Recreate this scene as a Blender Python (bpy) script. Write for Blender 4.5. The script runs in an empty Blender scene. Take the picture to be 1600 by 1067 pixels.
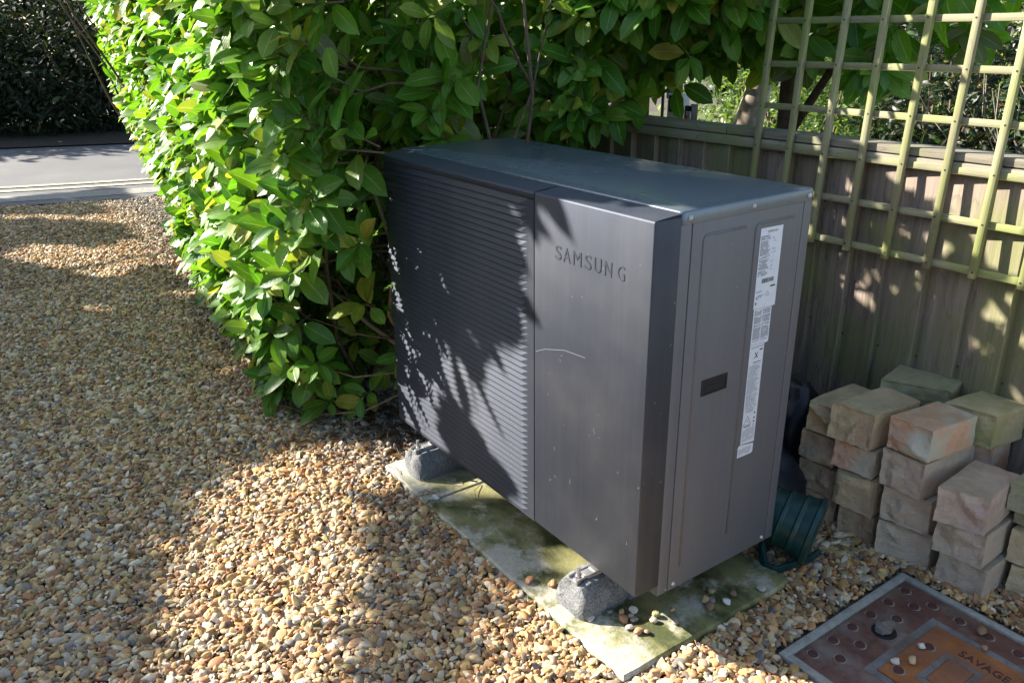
import bpy, bmesh, math, random
import numpy as np
from mathutils import Vector, Matrix, noise, Euler
R = math.radians
random.seed(7); rng = np.random.default_rng(7)
scn = bpy.context.scene
COL = scn.collection

# ------------------------------------------------------------------ camera, sky, sun, exposure
CAM = Vector((2.4437, -1.1796, 1.4622)); YAW = -0.9621; PITCH = 0.367; ROLL = -0.0112; FPX = 1265.4
Fv = Vector((math.sin(YAW)*math.cos(PITCH), math.cos(YAW)*math.cos(PITCH), -math.sin(PITCH)))
Rv = Vector((math.cos(YAW), -math.sin(YAW), 0)); Uv = Rv.cross(Fv)
R2 = Rv*math.cos(ROLL) + Uv*math.sin(ROLL); U2 = Uv*math.cos(ROLL) - Rv*math.sin(ROLL)
cd = bpy.data.cameras.new("camera"); cam = bpy.data.objects.new("camera", cd); COL.objects.link(cam)
M = Matrix((R2, U2, -Fv)).transposed().to_4x4(); M.translation = CAM; cam.matrix_world = M
cd.sensor_width = 36; cd.lens = 36*FPX/1600; cd.clip_end = 500; cd.clip_start = 0.05
scn.camera = cam
SUN = Vector((-1.40, -1.02, 1.0))
w = bpy.data.worlds.new("World"); scn.world = w; w.use_nodes = True
nt = w.node_tree; bg = nt.nodes["Background"]
sky = nt.nodes.new("ShaderNodeTexSky"); sky.sky_type = 'NISHITA'; sky.sun_disc = False
sky.sun_elevation = math.atan2(SUN.z, math.hypot(SUN.x, SUN.y)); sky.sun_rotation = math.atan2(SUN.x, SUN.y)
sky.air_density = 1.0; sky.dust_density = 1.2
nt.links.new(sky.outputs[0], bg.inputs[0]); bg.inputs[1].default_value = 0.10
ld = bpy.data.lights.new("sun", 'SUN'); ld.energy = 5.0; ld.angle = R(0.55); ld.color = (1.0, 0.93, 0.82)
lo = bpy.data.objects.new("sun", ld); COL.objects.link(lo); lo.rotation_euler = SUN.to_track_quat('Z', 'Y').to_euler()
scn.view_settings.view_transform = 'Standard'; scn.view_settings.look = 'None'
scn.view_settings.gamma = 1; scn.view_settings.use_curve_mapping = False
scn.view_settings.exposure = 1.8

# ------------------------------------------------------------------ helpers
class NT:
    def __init__(s, name):
        s.m = bpy.data.materials.new(name); s.m.use_nodes = True; s.t = s.m.node_tree
        s.b = s.t.nodes["Principled BSDF"]; s.o = s.t.nodes["Material Output"]
    def n(s, kind, **kw):
        x = s.t.nodes.new(kind)
        for k, v in kw.items():
            if k.startswith('i_'):
                k = k[2:]; x.inputs[int(k) if k.isdigit() else k.replace('_', ' ')].default_value = v
            else: setattr(x, k, v)
        return x
    def l(s, a, b): s.t.links.new(a, b)
    def noise(s, scale, detail=4, rough=.6, vec=None, dim='3D'):
        x = s.n("ShaderNodeTexNoise"); x.inputs['Scale'].default_value = scale; x.inputs['Detail'].default_value = detail
        x.inputs['Roughness'].default_value = rough
        if vec is not None: s.l(vec, x.inputs['Vector'])
        return x
    def obj(s): return s.n("ShaderNodeTexCoord").outputs['Object']
    def gen(s): return s.n("ShaderNodeNewGeometry").outputs['Position']
    def mapv(s, vec, sc=(1,1,1), loc=(0,0,0)):
        x = s.n("ShaderNodeMapping"); x.inputs['Scale'].default_value = sc; x.inputs['Location'].default_value = loc
        s.l(vec, x.inputs[0]); return x.outputs[0]
    def ramp(s, fac, stops):
        x = s.n("ShaderNodeValToRGB"); e = x.color_ramp.elements
        while len(e) < len(stops): e.new(.5)
        for el, (p, c) in zip(e, stops):
            el.position = p; el.color = (c if isinstance(c, tuple) else (c,)*3) + (1,)
        s.l(fac, x.inputs[0]); return x.outputs[0]
    def mix(s, a, b, fac, mode='MIX'):
        x = s.n("ShaderNodeMix", data_type='RGBA', blend_type=mode)
        for v, i in ((fac, 0), (a, 6), (b, 7)):
            if hasattr(v, 'links'): s.l(v, x.inputs[i])
            elif i == 0: x.inputs[0].default_value = v
            else: x.inputs[i].default_value = tuple(v) + (1,)
        return x.outputs[2]
    def math(s, op, a, b=0.0, c=None):
        x = s.n("ShaderNodeMath", operation=op)
        for i, v in enumerate((a, b, c)):
            if v is None: continue
            if hasattr(v, 'links'): s.l(v, x.inputs[i])
            else: x.inputs[i].default_value = v
        return x.outputs[0]
    def bump(s, h, strength=.3, dist=.01):
        x = s.n("ShaderNodeBump"); x.inputs['Strength'].default_value = strength; x.inputs['Distance'].default_value = dist
        s.l(h, x.inputs['Height']); s.l(x.outputs[0], s.b.inputs['Normal']); return x
    def set(s, **kw):
        for k, v in kw.items():
            k = k.replace('_', ' ')
            if hasattr(v, 'links'): s.l(v, s.b.inputs[k])
            else: s.b.inputs[k].default_value = (tuple(v)+(1,) if isinstance(v, tuple) and len(v) == 3 else v)
        return s.m

def plain(name, c, rough=.6, metal=0, var=.15, scale=30):
    t = NT(name); nz = t.noise(scale, 5, .6, t.obj())
    col = t.ramp(nz.outputs[0], [(.3, tuple(x*(1-var) for x in c)), (.7, tuple(min(1, x*(1+var)) for x in c))])
    t.set(Base_Color=col, Roughness=rough, Metallic=metal); t.bump(nz.outputs[0], .1, .002); return t.m

class MB:
    def __init__(s): s.v = []; s.f = []; s.mi = []
    def add(s, vs, fs, mi=0):
        o = len(s.v); s.v += [tuple(v) for v in vs]; s.f += [tuple(i+o for i in f) for f in fs]; s.mi += [mi]*len(fs); return s
    def box(s, a, b, mi=0, M=None):
        (x0,y0,z0),(x1,y1,z1) = a, b
        vs = [Vector(p) for p in ((x0,y0,z0),(x1,y0,z0),(x1,y1,z0),(x0,y1,z0),(x0,y0,z1),(x1,y0,z1),(x1,y1,z1),(x0,y1,z1))]
        if M: vs = [M @ v for v in vs]
        return s.add(vs, [(0,3,2,1),(4,5,6,7),(0,1,5,4),(1,2,6,5),(2,3,7,6),(3,0,4,7)], mi)
    def tube(s, pts, rad, n=6, caps=True, flat=None):
        pts = [Vector(p) for p in pts]; rr = rad if isinstance(rad, (list, tuple)) else [rad]*len(pts)
        o = []; prev = None
        for i, p in enumerate(pts):
            d = (pts[min(i+1, len(pts)-1)] - pts[max(i-1, 0)]).normalized()
            a = d.cross(Vector((0,0,1)) if abs(d.z) < .9 else Vector((1,0,0))).normalized()
            if prev is not None:
                a = (prev - d*prev.dot(d)).normalized()
            prev = a; b = d.cross(a)
            for k in range(n):
                t = 2*math.pi*k/n; o.append(p + (a*math.cos(t) + b*math.sin(t))*rr[i])
        fs = [(i*n+k, i*n+(k+1)%n, (i+1)*n+(k+1)%n, (i+1)*n+k) for i in range(len(pts)-1) for k in range(n)]
        if caps: fs += [tuple(range(n-1, -1, -1)), tuple((len(pts)-1)*n+k for k in range(n))]
        return s.add(o, fs)
    def mesh(s, name, mats, smooth=False):
        me = bpy.data.meshes.new(name); me.from_pydata(s.v, [], s.f); 
        for m in (mats if isinstance(mats, (list, tuple)) else [mats]): me.materials.append(m)
        if len(me.materials) > 1: me.polygons.foreach_set('material_index', s.mi)
        if smooth: me.polygons.foreach_set('use_smooth', [True]*len(me.polygons))
        me.update(); return me
    def obj(s, name, mats, parent=None, bevel=0, seg=2, smooth=False, weld=False):
        return link(name, s.mesh(name, mats, smooth), parent, bevel, seg)

def link(name, me, parent=None, bevel=0, seg=2):
    if bevel:
        bm = bmesh.new(); bm.from_mesh(me)
        es = [e for e in bm.edges if len(e.link_faces) == 2 and e.calc_face_angle(0) > .5]
        bmesh.ops.bevel(bm, geom=es, offset=bevel, segments=seg, affect='EDGES', profile=.6, clamp_overlap=True)
        for f in bm.faces: f.smooth = True
        bm.to_mesh(me); bm.free()
        me.set_sharp_from_angle(angle=R(45)) if hasattr(me, 'set_sharp_from_angle') else None
    o = bpy.data.objects.new(name, me); COL.objects.link(o)
    if parent: o.parent = parent
    return o
def empty(name, loc=(0,0,0), rz=0):
    o = bpy.data.objects.new(name, None); COL.objects.link(o); o.location = loc; o.rotation_euler = (0,0,rz); o.empty_display_size = .1
    return o
def tag(o, label, cat, group=None):
    o['label'] = label; o['category'] = cat
    if group: o['group'] = group
    return o
def kind(o, k, label=None):
    o['kind'] = k
    if label: o['label'] = label
    return o
def text_mesh(s, size, extrude=0, align='LEFT', spacing=1.0):
    cu = bpy.data.curves.new('t', 'FONT'); cu.body = s; cu.size = size; cu.extrude = extrude; cu.align_x = align
    cu.resolution_u = 3; cu.space_character = spacing
    o = bpy.data.objects.new('t', cu); COL.objects.link(o)
    dg = bpy.context.evaluated_depsgraph_get(); me = bpy.data.meshes.new_from_object(o.evaluated_get(dg))
    bpy.data.objects.remove(o); return me
def project(P):
    d = P - CAM; z = d.dot(Fv); return (800 + FPX*d.dot(R2)/z, 533.5 - FPX*d.dot(U2)/z, z) if z > .05 else (-9e3, -9e3, z)

# ------------------------------------------------------------------ ground
def gh(x, y):
    """height of the gravel surface"""
    d = max(0.0, math.hypot(max(0, -x-0.2, x-3), max(0, -.5-y)) )
    a = min(1, d/1.2)
    h = .022*noise.noise(Vector((x*.9+3, y*1.3, 0)))*a + .010*noise.noise(Vector((x*3, y*3, 5)))*min(1, d/.5)
    return h
def ground_mat():
    t = NT("gravel_bed"); p = t.gen()
    v = t.n("ShaderNodeTexVoronoi"); v.inputs['Scale'].default_value = 60; t.l(p, v.inputs['Vector'])
    n2 = t.noise(1.3, 4, .6, p)
    c = t.ramp(t.math('FRACT', t.math('MULTIPLY', v.outputs['Color'], 7.3)), [(0, (.10,.07,.045)), (.4, (.2,.15,.10)), (.8, (.30,.25,.18)), (1, (.36,.34,.30))])
    c = t.mix(c, (.075, .065, .055), t.math('MULTIPLY', t.ramp(n2.outputs[0], [(.35, 0.0), (.65, 1.0)]), .5))
    t.set(Base_Color=c, Roughness=.9); t.bump(v.outputs['Distance'], .8, .012); return t.m
def grid(name, x0, x1, y0, y1, st, mat, zf):
    nx = int((x1-x0)/st)+1; ny = int((y1-y0)/st)+1
    vs = [(x0+(x1-x0)*i/(nx-1), y0+(y1-y0)*j/(ny-1)) for j in range(ny) for i in range(nx)]
    vs = [(x, y, zf(x, y)) for x, y in vs]
    fs = [(j*nx+i, j*nx+i+1, (j+1)*nx+i+1, (j+1)*nx+i) for j in range(ny-1) for i in range(nx-1)]
    return MB().add(vs, fs).obj(name, mat, smooth=True)
M_BED = ground_mat()
o = grid('gravel_ground', -6.1, 4.0, -5, 1.3, .06, M_BED, lambda x, y: gh(x, y) - .012)
kind(o, 'structure', 'bed of the gravel drive beneath the loose stones')
M_SOIL = plain('soil', (.07, .055, .04), .95, var=.4, scale=8)
o = MB().add([(-60,-60,-.09),(60,-60,-.09),(60,60,-.09),(-60,60,-.09)], [(0,1,2,3)]).obj('ground', M_SOIL); kind(o, 'structure', 'bare earth around the drive and garden')
# garden beyond the fence
t = NT('garden_earth'); nz = t.noise(3, 6, .7, t.gen()); nz2 = t.noise(40, 4, .7, t.gen())
t.set(Base_Color=t.mix(t.ramp(nz.outputs[0], [(.35,(.10,.075,.05)),(.6,(.09,.12,.04))]), (.25,.19,.13), t.ramp(nz2.outputs[0], [(.5,0.0),(.7,1.0)])), Roughness=.95)
t.bump(nz2.outputs[0], .8, .03); M_GARDEN = t.m
o = grid('garden_ground', -9, 12, 1.3, 22, .3, M_GARDEN, lambda x, y: .04*noise.noise(Vector((x, y, 2))) + .0); kind(o, 'structure', 'earth of the neighbouring garden beyond the fence')

# road
def road():
    t = NT('asphalt'); p = t.gen(); n1 = t.noise(90, 3, .7, p); n2 = t.noise(1.2, 4, .6, p)
    c = t.mix(t.ramp(n1.outputs[0], [(.3,(.045,.045,.048)),(.7,(.15,.15,.15))]), (.16,.155,.145), t.ramp(n2.outputs[0], [(.35,0.0),(.75,.7)]))
    t.set(Base_Color=c, Roughness=.8); t.bump(n1.outputs[0], .6, .006); ma = t.m
    xe = lambda y: -6.45 + .30*y - .05*y*y*(1 if y > 0 else 0)      # near edge of the carriageway
    def strip(name, off0, off1, z0, z1, mat, lab, side=False):
        vs = []; fs = []; n = 40
        for i in range(n+1):
            y = -9 + 18*i/n
            vs += [(xe(y)*.0 + off0(y), y, z0), (off1(y), y, z1)]
        for i in range(n): fs.append((2*i, 2*i+2, 2*i+3, 2*i+1))
        o = MB().add(vs, fs).obj(name, mat); kind(o, 'structure', lab); return o
    ln = lambda a, b, c=0.0: (lambda y: a + b*y + c*y*y)
    strip('road', ln(-6.05, .28, -.02), ln(-10.75, .38), .0, .0, ma, 'asphalt road crossing behind the gravel drive')
    t = NT('road_edge_concrete'); n1 = t.noise(25, 5, .7, t.gen()); t.set(Base_Color=t.ramp(n1.outputs[0], [(.3,(.16,.15,.13)),(.7,(.30,.29,.26))]), Roughness=.9); t.bump(n1.outputs[0], .4, .004)
    strip('gutter', ln(-6.28, .27, -.02), ln(-6.62, .29, -.02), .004, .004, t.m, 'worn pale gutter strip along the road edge')
    t = NT('road_paint'); n1 = t.noise(30, 5, .8, t.gen())
    t.set(Base_Color=t.ramp(n1.outputs[0], [(.42,(.22,.21,.18)),(.56,(.60,.53,.32)),(.8,(.72,.65,.45))]), Roughness=.7)
    strip('road_marking', ln(-6.85, .29, -.03), ln(-6.95, .29, -.03), .008, .008, t.m, 'nearer of the two worn yellow lines along the road')
    strip('road_marking', ln(-7.12, .29, -.03), ln(-7.22, .29, -.03), .008, .008, t.m, 'farther of the two worn yellow lines along the road')
    t = NT('verge_litter'); n1 = t.noise(35, 5, .8, t.gen()); t.set(Base_Color=t.ramp(n1.outputs[0], [(.35,(.03,.022,.015)),(.65,(.10,.07,.045))]), Roughness=1.0); t.bump(n1.outputs[0], 1, .04)
    strip('verge', ln(-10.75, .38), ln(-12.4, .38), .02, .15, t.m, 'leaf strewn verge at the far side of the road')
road()

# ------------------------------------------------------------------ concrete slab
def slab():
    e = empty('concrete_slab', (.725, .21, 0)); tag(e, 'mossy concrete paving base under the grey heat pump', 'slab')
    t = NT('mossy_concrete'); p = t.gen(); n1 = t.noise(45, 6, .7, p); n2 = t.noise(6, 6, .7, p); n3 = t.noise(120, 3, .7, p)
    sx = t.n("ShaderNodeSeparateXYZ"); t.l(p, sx.inputs[0])
    base = t.ramp(n1.outputs[0], [(.3,(.34,.32,.24)),(.7,(.50,.47,.38))])
    # damp algae grows where the unit drips: away from the exposed front and right rim
    rim = t.math('ADD', t.math('MULTIPLY', sx.outputs[1], 4.0), .90)
    m1 = t.math('ADD', t.math('MINIMUM', rim, 1.15), t.math('MULTIPLY', t.math('SUBTRACT', n2.outputs[0], .5), 5.0))
    algae = t.ramp(m1, [(.45, 0.0), (1.0, 1.0)])
    c = t.mix(base, (.21, .20, .055), t.math('MULTIPLY', algae, .85))
    wet = t.ramp(t.noise(5, 4, .6, t.mapv(p, (1,1.6,1), (3,1,0))).outputs[0], [(.42, 0.0), (.6, 1.0)])
    c = t.mix(c, (.055, .065, .018), t.math('MULTIPLY', wet, algae))
    left = t.ramp(t.math('MULTIPLY', sx.outputs[0], 2.2), [(.30, 1.0), (.75, 0.0)])
    c = t.mix(c, (.50,.47,.42), t.math('MULTIPLY', left, .8))
    c = t.mix(c, (.04,.04,.02), t.ramp(n3.outputs[0], [(.62, 0.0), (.7, .6)]))
    t.set(Base_Color=c, Roughness=.75); t.bump(n1.outputs[0], .5, .006); m = t.m
    for (x0, x1) in ((.10, .398), (.402, 1.352)):
        n = 24; bmx = bmesh.new()
        vs = []
        pts = []
        for i in range(n): pts.append((x0+(x1-x0)*i/n, -.105))
        for i in range(12): pts.append((x1, -.105+.63*i/12))
        for i in range(n): pts.append((x1-(x1-x0)*i/n, .525))
        for i in range(12): pts.append((x0, .525-.63*i/12))
        k = len(pts); mb = MB()
        def j(p, a):
            q = Vector((p[0], p[1], 0)); nn = noise.noise_vector(q*9)*a + noise.noise_vector(q*40)*a*.5
            return p[0]+nn.x*(1 if abs(p[0]-.4) > .05 else .1), p[1]+nn.y
        top = [j(p, .006) for p in pts]; inn = [((p[0]-(x0+x1)/2)*.985+(x0+x1)/2, (p[1]-.21)*.98+.21) for p in top]
        mb.add([(a, b, .021) for a, b in inn] + [(a, b, .015) for a, b in top] + [(a, b, -.04) for a, b in top],
               [tuple(range(k))] + [(i, (i+1)%k, k+(i+1)%k, k+i)[::-1] for i in range(k)] + [(k+i, k+(i+1)%k, 2*k+(i+1)%k, 2*k+i)[::-1] for i in range(k)])
        mb.v = [(a-.725, b-.21, c) for a, b, c in mb.v]
        mb.obj('paving_block', m, e)
slab()

# ------------------------------------------------------------------ heat pump
def paint_mat(name, c, rough, metal, streak=0.0, scuff=True):
    t = NT(name); p = t.obj()
    n1 = t.noise(260, 2, .6, p); n2 = t.noise(1.0, 6, .7, t.mapv(p, (60, 60, 1.5)))
    n3 = t.noise(3, 5, .6, p)
    col = t.mix(c, tuple(min(1, x*1.5+.02) for x in c), t.math('MULTIPLY', t.ramp(n2.outputs[0], [(.45,0.0),(.75,1.0)]), streak))
    if scuff:
        spk = t.noise(75, 2, .5, p); col = t.mix(col, (.32,.32,.33), t.math('MULTIPLY', t.ramp(spk.outputs[0], [(.75, 0.0), (.77, 1.0)]), .6))
        du = t.ramp(n3.outputs[0], [(.45, 0.0), (.8, .25)]); col = t.mix(col, (.20,.20,.19), du)
    rg = t.math('ADD', t.math('MULTIPLY', n3.outputs[0], .18), rough-.09)
    t.set(Base_Color=col, Roughness=rg, Metallic=metal); t.bump(n1.outputs[0], .06, .001); return t.m
M_COVER = paint_mat('dark_metallic_paint', (.058, .066, .088), .62, .75, .22)
M_CASE = paint_mat('grey_case_paint', (.124, .128, .145), .50, .15, .15)
M_TOP = paint_mat('grey_top_paint', (.11, .135, .17), .28, .35, .15)
M_BLACK = plain('black_plastic', (.012,.012,.014), .5)
M_ZINC = plain('zinc', (.50,.50,.50), .45, .85)
M_GAP = plain('shadow_gap_plastic', (.01,.01,.011), .8)

def heat_pump():
    E = empty('heat_pump', (0,0,0)); tag(E, 'large dark grey air source heat pump standing on black rubber feet', 'heat pump')
    # case
    MB().box((.006,.078,.117), (1.262,.524,1.0735)).obj('case_body', M_CASE, E, .003)
    MB().box((1.2605,.079,.1185), (1.269,.1125,1.0725)).obj('corner_post', M_CASE, E, .0022)
    sp = MB().box((1.2605,.1147,.1185), (1.2695,.4938,1.0725)).obj('side_panel', M_CASE, E, .0022)
    MB().box((1.2605,.496,.1185), (1.269,.5265,1.0725)).obj('corner_post', M_CASE, E, .0022)
    def rib(pts): 
        MB().tube([(1.2692, y, z) for y, z in pts], .0032, 8).obj('pressed_rib', M_CASE, sp, smooth=True)
    def L(y0, y1, z1, z0): 
        rd = .014; return [(y1, z1)] + [(y0+rd-rd*math.sin(a), z1-rd+rd*math.cos(a)) for a in [k*math.pi/12 for k in range(7)]] + [(y0, z0)]
    rib(L(.151,.288,1.041,.18)); rib(L(.3245,.46,1.042,.209))
    # handle recess
    hb = MB(); y0,y1,z0,z1 = .181,.270,.647,.688
    hb.box((1.2690,y0,z0),(1.2712,y1,z0+.004)).box((1.2690,y0,z1-.004),(1.2712,y1,z1)).box((1.2690,y0,z0+.004),(1.2712,y0+.004,z1-.004)).box((1.2690,y1-.004,z0+.004),(1.2712,y1,z1-.004))
    h = hb.obj('handle', M_BLACK, sp)
    MB().box((1.2690,y0+.004,z0+.004),(1.2699,y1-.004,z1-.004)).box((1.2699,y0+.012,z0+.008),(1.2706,y1-.014,z0+.022)).obj('handle_recess', M_GAP, sp)
    # top
    tp = bmesh.new()
    def ring(x0,x1,y0,y1,z,r=.01,n=4):
        out = []
        for cx,cy,a0 in ((x1-r,y0+r,-90),(x1-r,y1-r,0),(x0+r,y1-r,90),(x0+r,y0+r,180)):
            for k in range(n+1):
                a = R(a0+90*k/n); out.append((cx+r*math.cos(a), cy+r*math.sin(a), z))
        return out
    rs = [ring(-.001,1.2705,.0785,.528,1.0728), ring(-.001,1.2705,.0785,.528,1.099), ring(.0005,1.269,.080,.5265,1.1015), ring(.004,1.2655,.0835,.523,1.1025),
          ring(.040,1.232,.117,.489,1.1025,.02), ring(.046,1.226,.123,.483,1.1055,.02)]
    mb = MB(); k = len(rs[0])
    for r_ in rs: mb.v += r_
    for a in range(len(rs)-1):
        mb.f += [(a*k+i, a*k+(i+1)%k, (a+1)*k+(i+1)%k, (a+1)*k+i) for i in range(k)]
    mb.f.append(tuple((len(rs)-1)*k+i for i in range(k))); mb.mi = [0]*len(mb.f)
    tpo = mb.obj('top_panel', M_TOP, E, smooth=True); tpo.data.set_sharp_from_angle(angle=R(60))
    def screw(x,y,z,par,r=.0042):
        vs = [(x,y,z)]; m2 = MB(); pts=[(0,r*1.5),(0.0012,r*1.5),(0.0012,r),(0.004,r*.85),(0.0046,r*.5),(.0046,0)]
        n=12; vv=[]
        for dx, rr in pts:
            for q in range(n): a=2*math.pi*q/n; vv.append((x+dx, y+rr*math.cos(a), z+rr*math.sin(a)))
        m2.add(vv, [(i*n+q, i*n+(q+1)%n, (i+1)*n+(q+1)%n, (i+1)*n+q) for i in range(len(pts)-1) for q in range(n)])
        return m2.obj('screw', M_ZINC, par, smooth=True)
    for y in (.104,.309,.510): screw(1.2705, y, 1.0855, tpo)
    for y in (.134,.480): screw(1.2695, y, .134, E, .0045)
    screw(1.2695, .105, .118+.012, E, .001)
    # front cover
    def plate(x0,x1,name,mat,rl,rr,par=E):
        # plan outline with rounded left/right front corner
        pts = []
        for (cx, r, a0, a1) in ((x0+rl, rl, 180, 270), (x1-rr, rr, 270, 360)):
            n = 8 if r > .01 else 3
            for k_ in range(n+1):
                a = R(a0+(a1-a0)*k_/n); pts.append((cx+r*math.cos(a), r+r*math.sin(a)))
        return pts
    pts = plate(.8545,1.2705,'p',None,.001,.004)
    def shell(pts, z0, z1, yb, name, mat, drop=.008):
        n = len(pts); mb = MB()
        full = [(pts[0][0], yb)] + pts + [(pts[-1][0], yb)]
        k = len(full); c = sum(p[0] for p in full)/k
        x0 = min(p[0] for p in full); x1 = max(p[0] for p in full)
        def insc(p, d): return (min(max(p[0], x0+d), x1-d), max(p[1], d))
        L = [[(a,b,z0) for a,b in [insc(p,.003) for p in full]], [(a,b,z0+.003) for a,b in full], [(a,b,z1-.004-drop) for a,b in full],
             [(a,b,z1-.001-drop*.95) for a,b in [insc(p,.0014) for p in full]], [(a,b,z1-drop*.9) for a,b in [insc(p,.0045) for p in full]], [(a, yb, z1) for a,b in full]]
        for r_ in L: mb.v += r_
        for a in range(len(L)-1):
            mb.f += [(a*k+i, a*k+i+1, (a+1)*k+i+1, (a+1)*k+i) for i in range(k-1)]
        mb.mi = [0]*len(mb.f)
        ob = mb.obj(name, mat, E, smooth=True); ob.data.set_sharp_from_angle(angle=R(50)); return ob
    fp = shell(pts, .150, 1.0985, .0775, 'front_panel', M_COVER)
    # lettering, each letter embossed
    x = .938; wid = [.030,.033,.042,.030,.030,.033,.034]
    cx = [.9515,.984,1.0225,1.062,1.0965,1.132,1.1745]
    for ch, c0 in zip("SAMSUNG", cx):
        me = text_mesh(ch, .047, .0014); 
        xs = [v.co.x for v in me.vertices]; ys = [v.co.y for v in me.vertices]
        w0 = {'M': .030, 'A': .027}.get(ch, .0235); sx = w0/(max(xs)-min(xs)); sy = .0345/(max(ys)-min(ys)); mx=(max(xs)+min(xs))/2; my=(max(ys)+min(ys))/2
        for v in me.vertices: v.co = Vector(((v.co.x-mx)*sx+c0, +.0001-v.co.z*.85, (v.co.y-my)*sy+.9605))
        me.materials.clear(); me.materials.append(M_COVER); o = link('letter', me, fp)
    # scratches on the panel
    mb = MB()
    sc = [((.86,.675),(.90,.694),(.98,.716),(1.06,.722))] + [((a, b), (a+random.uniform(-.006,.006), b+random.uniform(-.016,.016))) for a, b in [(random.uniform(.9,1.24), random.uniform(.25,1.0)) for _ in range(16)]]
    for s_ in sc:
        for (a,b),(c_,d) in zip(s_, s_[1:]):
            n_ = Vector((-(d-b), c_-a)).normalized()*.0005
            mb.add([(a-n_.x,-.0003,b-n_.y),(c_-n_.x,-.0003,d-n_.y),(c_+n_.x,-.0003,d+n_.y),(a+n_.x,-.0003,b+n_.y)], [(0,1,2,3)])
    mb.obj('scratch_marks', plain('scratch', (.24,.24,.26), .6), fp)['kind'] = 'stuff'
    # grille: frame shell + louvres
    g = MB(); zb, zt = .150, 1.0985
    fr = shell(plate(.0,.851,'p',None,.035,.001), 1.0715, zt, .0775, 'grille', M_COVER)
    fr.data.materials.clear(); fr.data.materials.append(M_COVER)
    bp = plate(.0,.851,'p',None,.035,.001)
    # left border, right border, bottom border, backing
    lb = [(0,.0775)] + [p for p in bp[:9]] + [(.036,.012)]
    def extr(pl, z0, z1, name, mat, par):
        k=len(pl); m3=MB(); m3.add([(a,b,z0) for a,b in pl]+[(a,b,z1) for a,b in pl], [(i,(i+1)%k,k+(i+1)%k,k+i) for i in range(k)]+[tuple(range(k))[::-1], tuple(range(k,2*k))])
        return m3.obj(name, mat, par)
    extr([(.8265,.0),(.851,.0),(.851,.0775),(.8265,.0775)], .158, 1.0705, 'grille_border', M_COVER, fr)
    extr([(.004,.034),(.0075,.018),(.018,.0062),(.034,.0005),(.851,.0),(.851,.0775),(.004,.0775)], zb, .1575, 'grille_border', M_COVER, fr)
    extr([(.012,.035),(.8262,.020),(.8262,.024),(.02,.077),(.006,.077)], .158, 1.0705, 'grille_backing', M_GAP, fr)
    N = 51; pitch = (1.0705-.158)/N
    # louvre: proud lower lip, face leaning back to its top; tip flattens into the border
    P = []
    for k_ in range(7):       # round the left corner
        a = R(180+90*k_/6); P.append((.035+.035*math.cos(a), .035+.035*math.sin(a), math.cos(a), math.sin(a)))
    for xx in (.10,.3,.55,.792): P.append((xx, 0, 0, -1))
    P.append((.8262, 0, 0, -1))
    vs = []
    for i, (px_, py_, nx_, ny_) in enumerate(P):
        dep = .0065 if i < len(P)-1 else .0006
        if i < 3: dep = .004
        for (d_, z_) in ((.0, .0), (.0, .0022), (dep, pitch+.0006), (dep+.010, pitch+.0006), (.012, .0)):
            vs.append((px_-nx_*d_, py_-ny_*d_, z_))
    fs = []
    for i in range(len(P)-1):
        for q in range(5): fs.append((i*5+q, i*5+(q+1)%5, (i+1)*5+(q+1)%5, (i+1)*5+q))
    fs += [(0,1,2,3,4)[::-1], tuple((len(P)-1)*5+q for q in range(5))]
    lm = MB().add(vs, fs).mesh('louvre', M_COVER)
    bm = bmesh.new(); bm.from_mesh(lm); bmesh.ops.recalc_face_normals(bm, faces=bm.faces); bm.to_mesh(lm); bm.free()
    for i in range(N):
        o = link('louvre', lm, fr); o.location = (0, 0, .158+i*pitch)
    # label strips
    W_ = NT('label_paper'); nz = W_.noise(60, 3, .6, W_.obj()); W_.set(Base_Color=W_.ramp(nz.outputs[0], [(.3,(.62,.66,.74)),(.7,(.70,.74,.80))]), Roughness=.45); M_PAPER = W_.m
    M_INK = plain('label_ink', (.16,.16,.18), .6); M_INKD = plain('label_ink_dark', (.03,.03,.035), .6)
    def lab(poly, xx, name='label'):
        return MB().add([(xx,y,z) for y,z in poly]+[(xx-.0006,y,z) for y,z in poly], [tuple(range(len(poly))), tuple(range(len(poly),2*len(poly)))[::-1]] + [(i,len(poly)+i,len(poly)+(i+1)%len(poly),(i+1)%len(poly)) for i in range(len(poly))]).obj(name, M_PAPER, sp)
    X = 1.2702
    l1 = lab([(.343,.831),(.410,.829),(.412,.829),(.4225,.8295),(.4225,1.0275),(.343,1.0285)], X)
    l2 = lab([(.346,.7395),(.399,.7365),(.403,.734),(.412,.737),(.412,.8275),(.346,.8300)], X)
    l3 = lab([(.3460,.4670),(.3985,.4625),(.3985,.7355),(.3460,.7385)], X)
    l4 = lab([(.338,.4300),(.3925,.4295),(.397,.434),(.397,.4575),(.344,.4655),(.338,.4600)], X)
    class Ink(MB):
        def q(s, y0, y1, z0, z1, xx=X+.0003): return s.add([(xx,y0,z0),(xx,y1,z0),(xx,y1,z1),(xx,y0,z1)], [(0,1,2,3)])
        def line(s, y0, y1, z, h=.0013, dens=.85):
            y = y0
            while y < y1-.002:
                wl = min(random.uniform(.002,.009), y1-y)
                if random.random() < dens: s.q(y, y+wl, z, z+h)
                y += wl + .0009
        def tri(s, y, z, a, th=.0012):
            p = [(y-a/2,z),(y+a/2,z),(y,z+a*.87)]
            for (y0,z0),(y1,z1) in zip(p, p[1:]+p[:1]):
                n_ = Vector((-(z1-z0), y1-y0)).normalized()*th/2
                s.add([(X+.0003,y0-n_.x,z0-n_.y),(X+.0003,y1-n_.x,z1-n_.y),(X+.0003,y1+n_.x,z1+n_.y),(X+.0003,y0+n_.x,z0+n_.y)], [(0,1,2,3)])
    i1 = Ink(); z = 1.008
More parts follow.
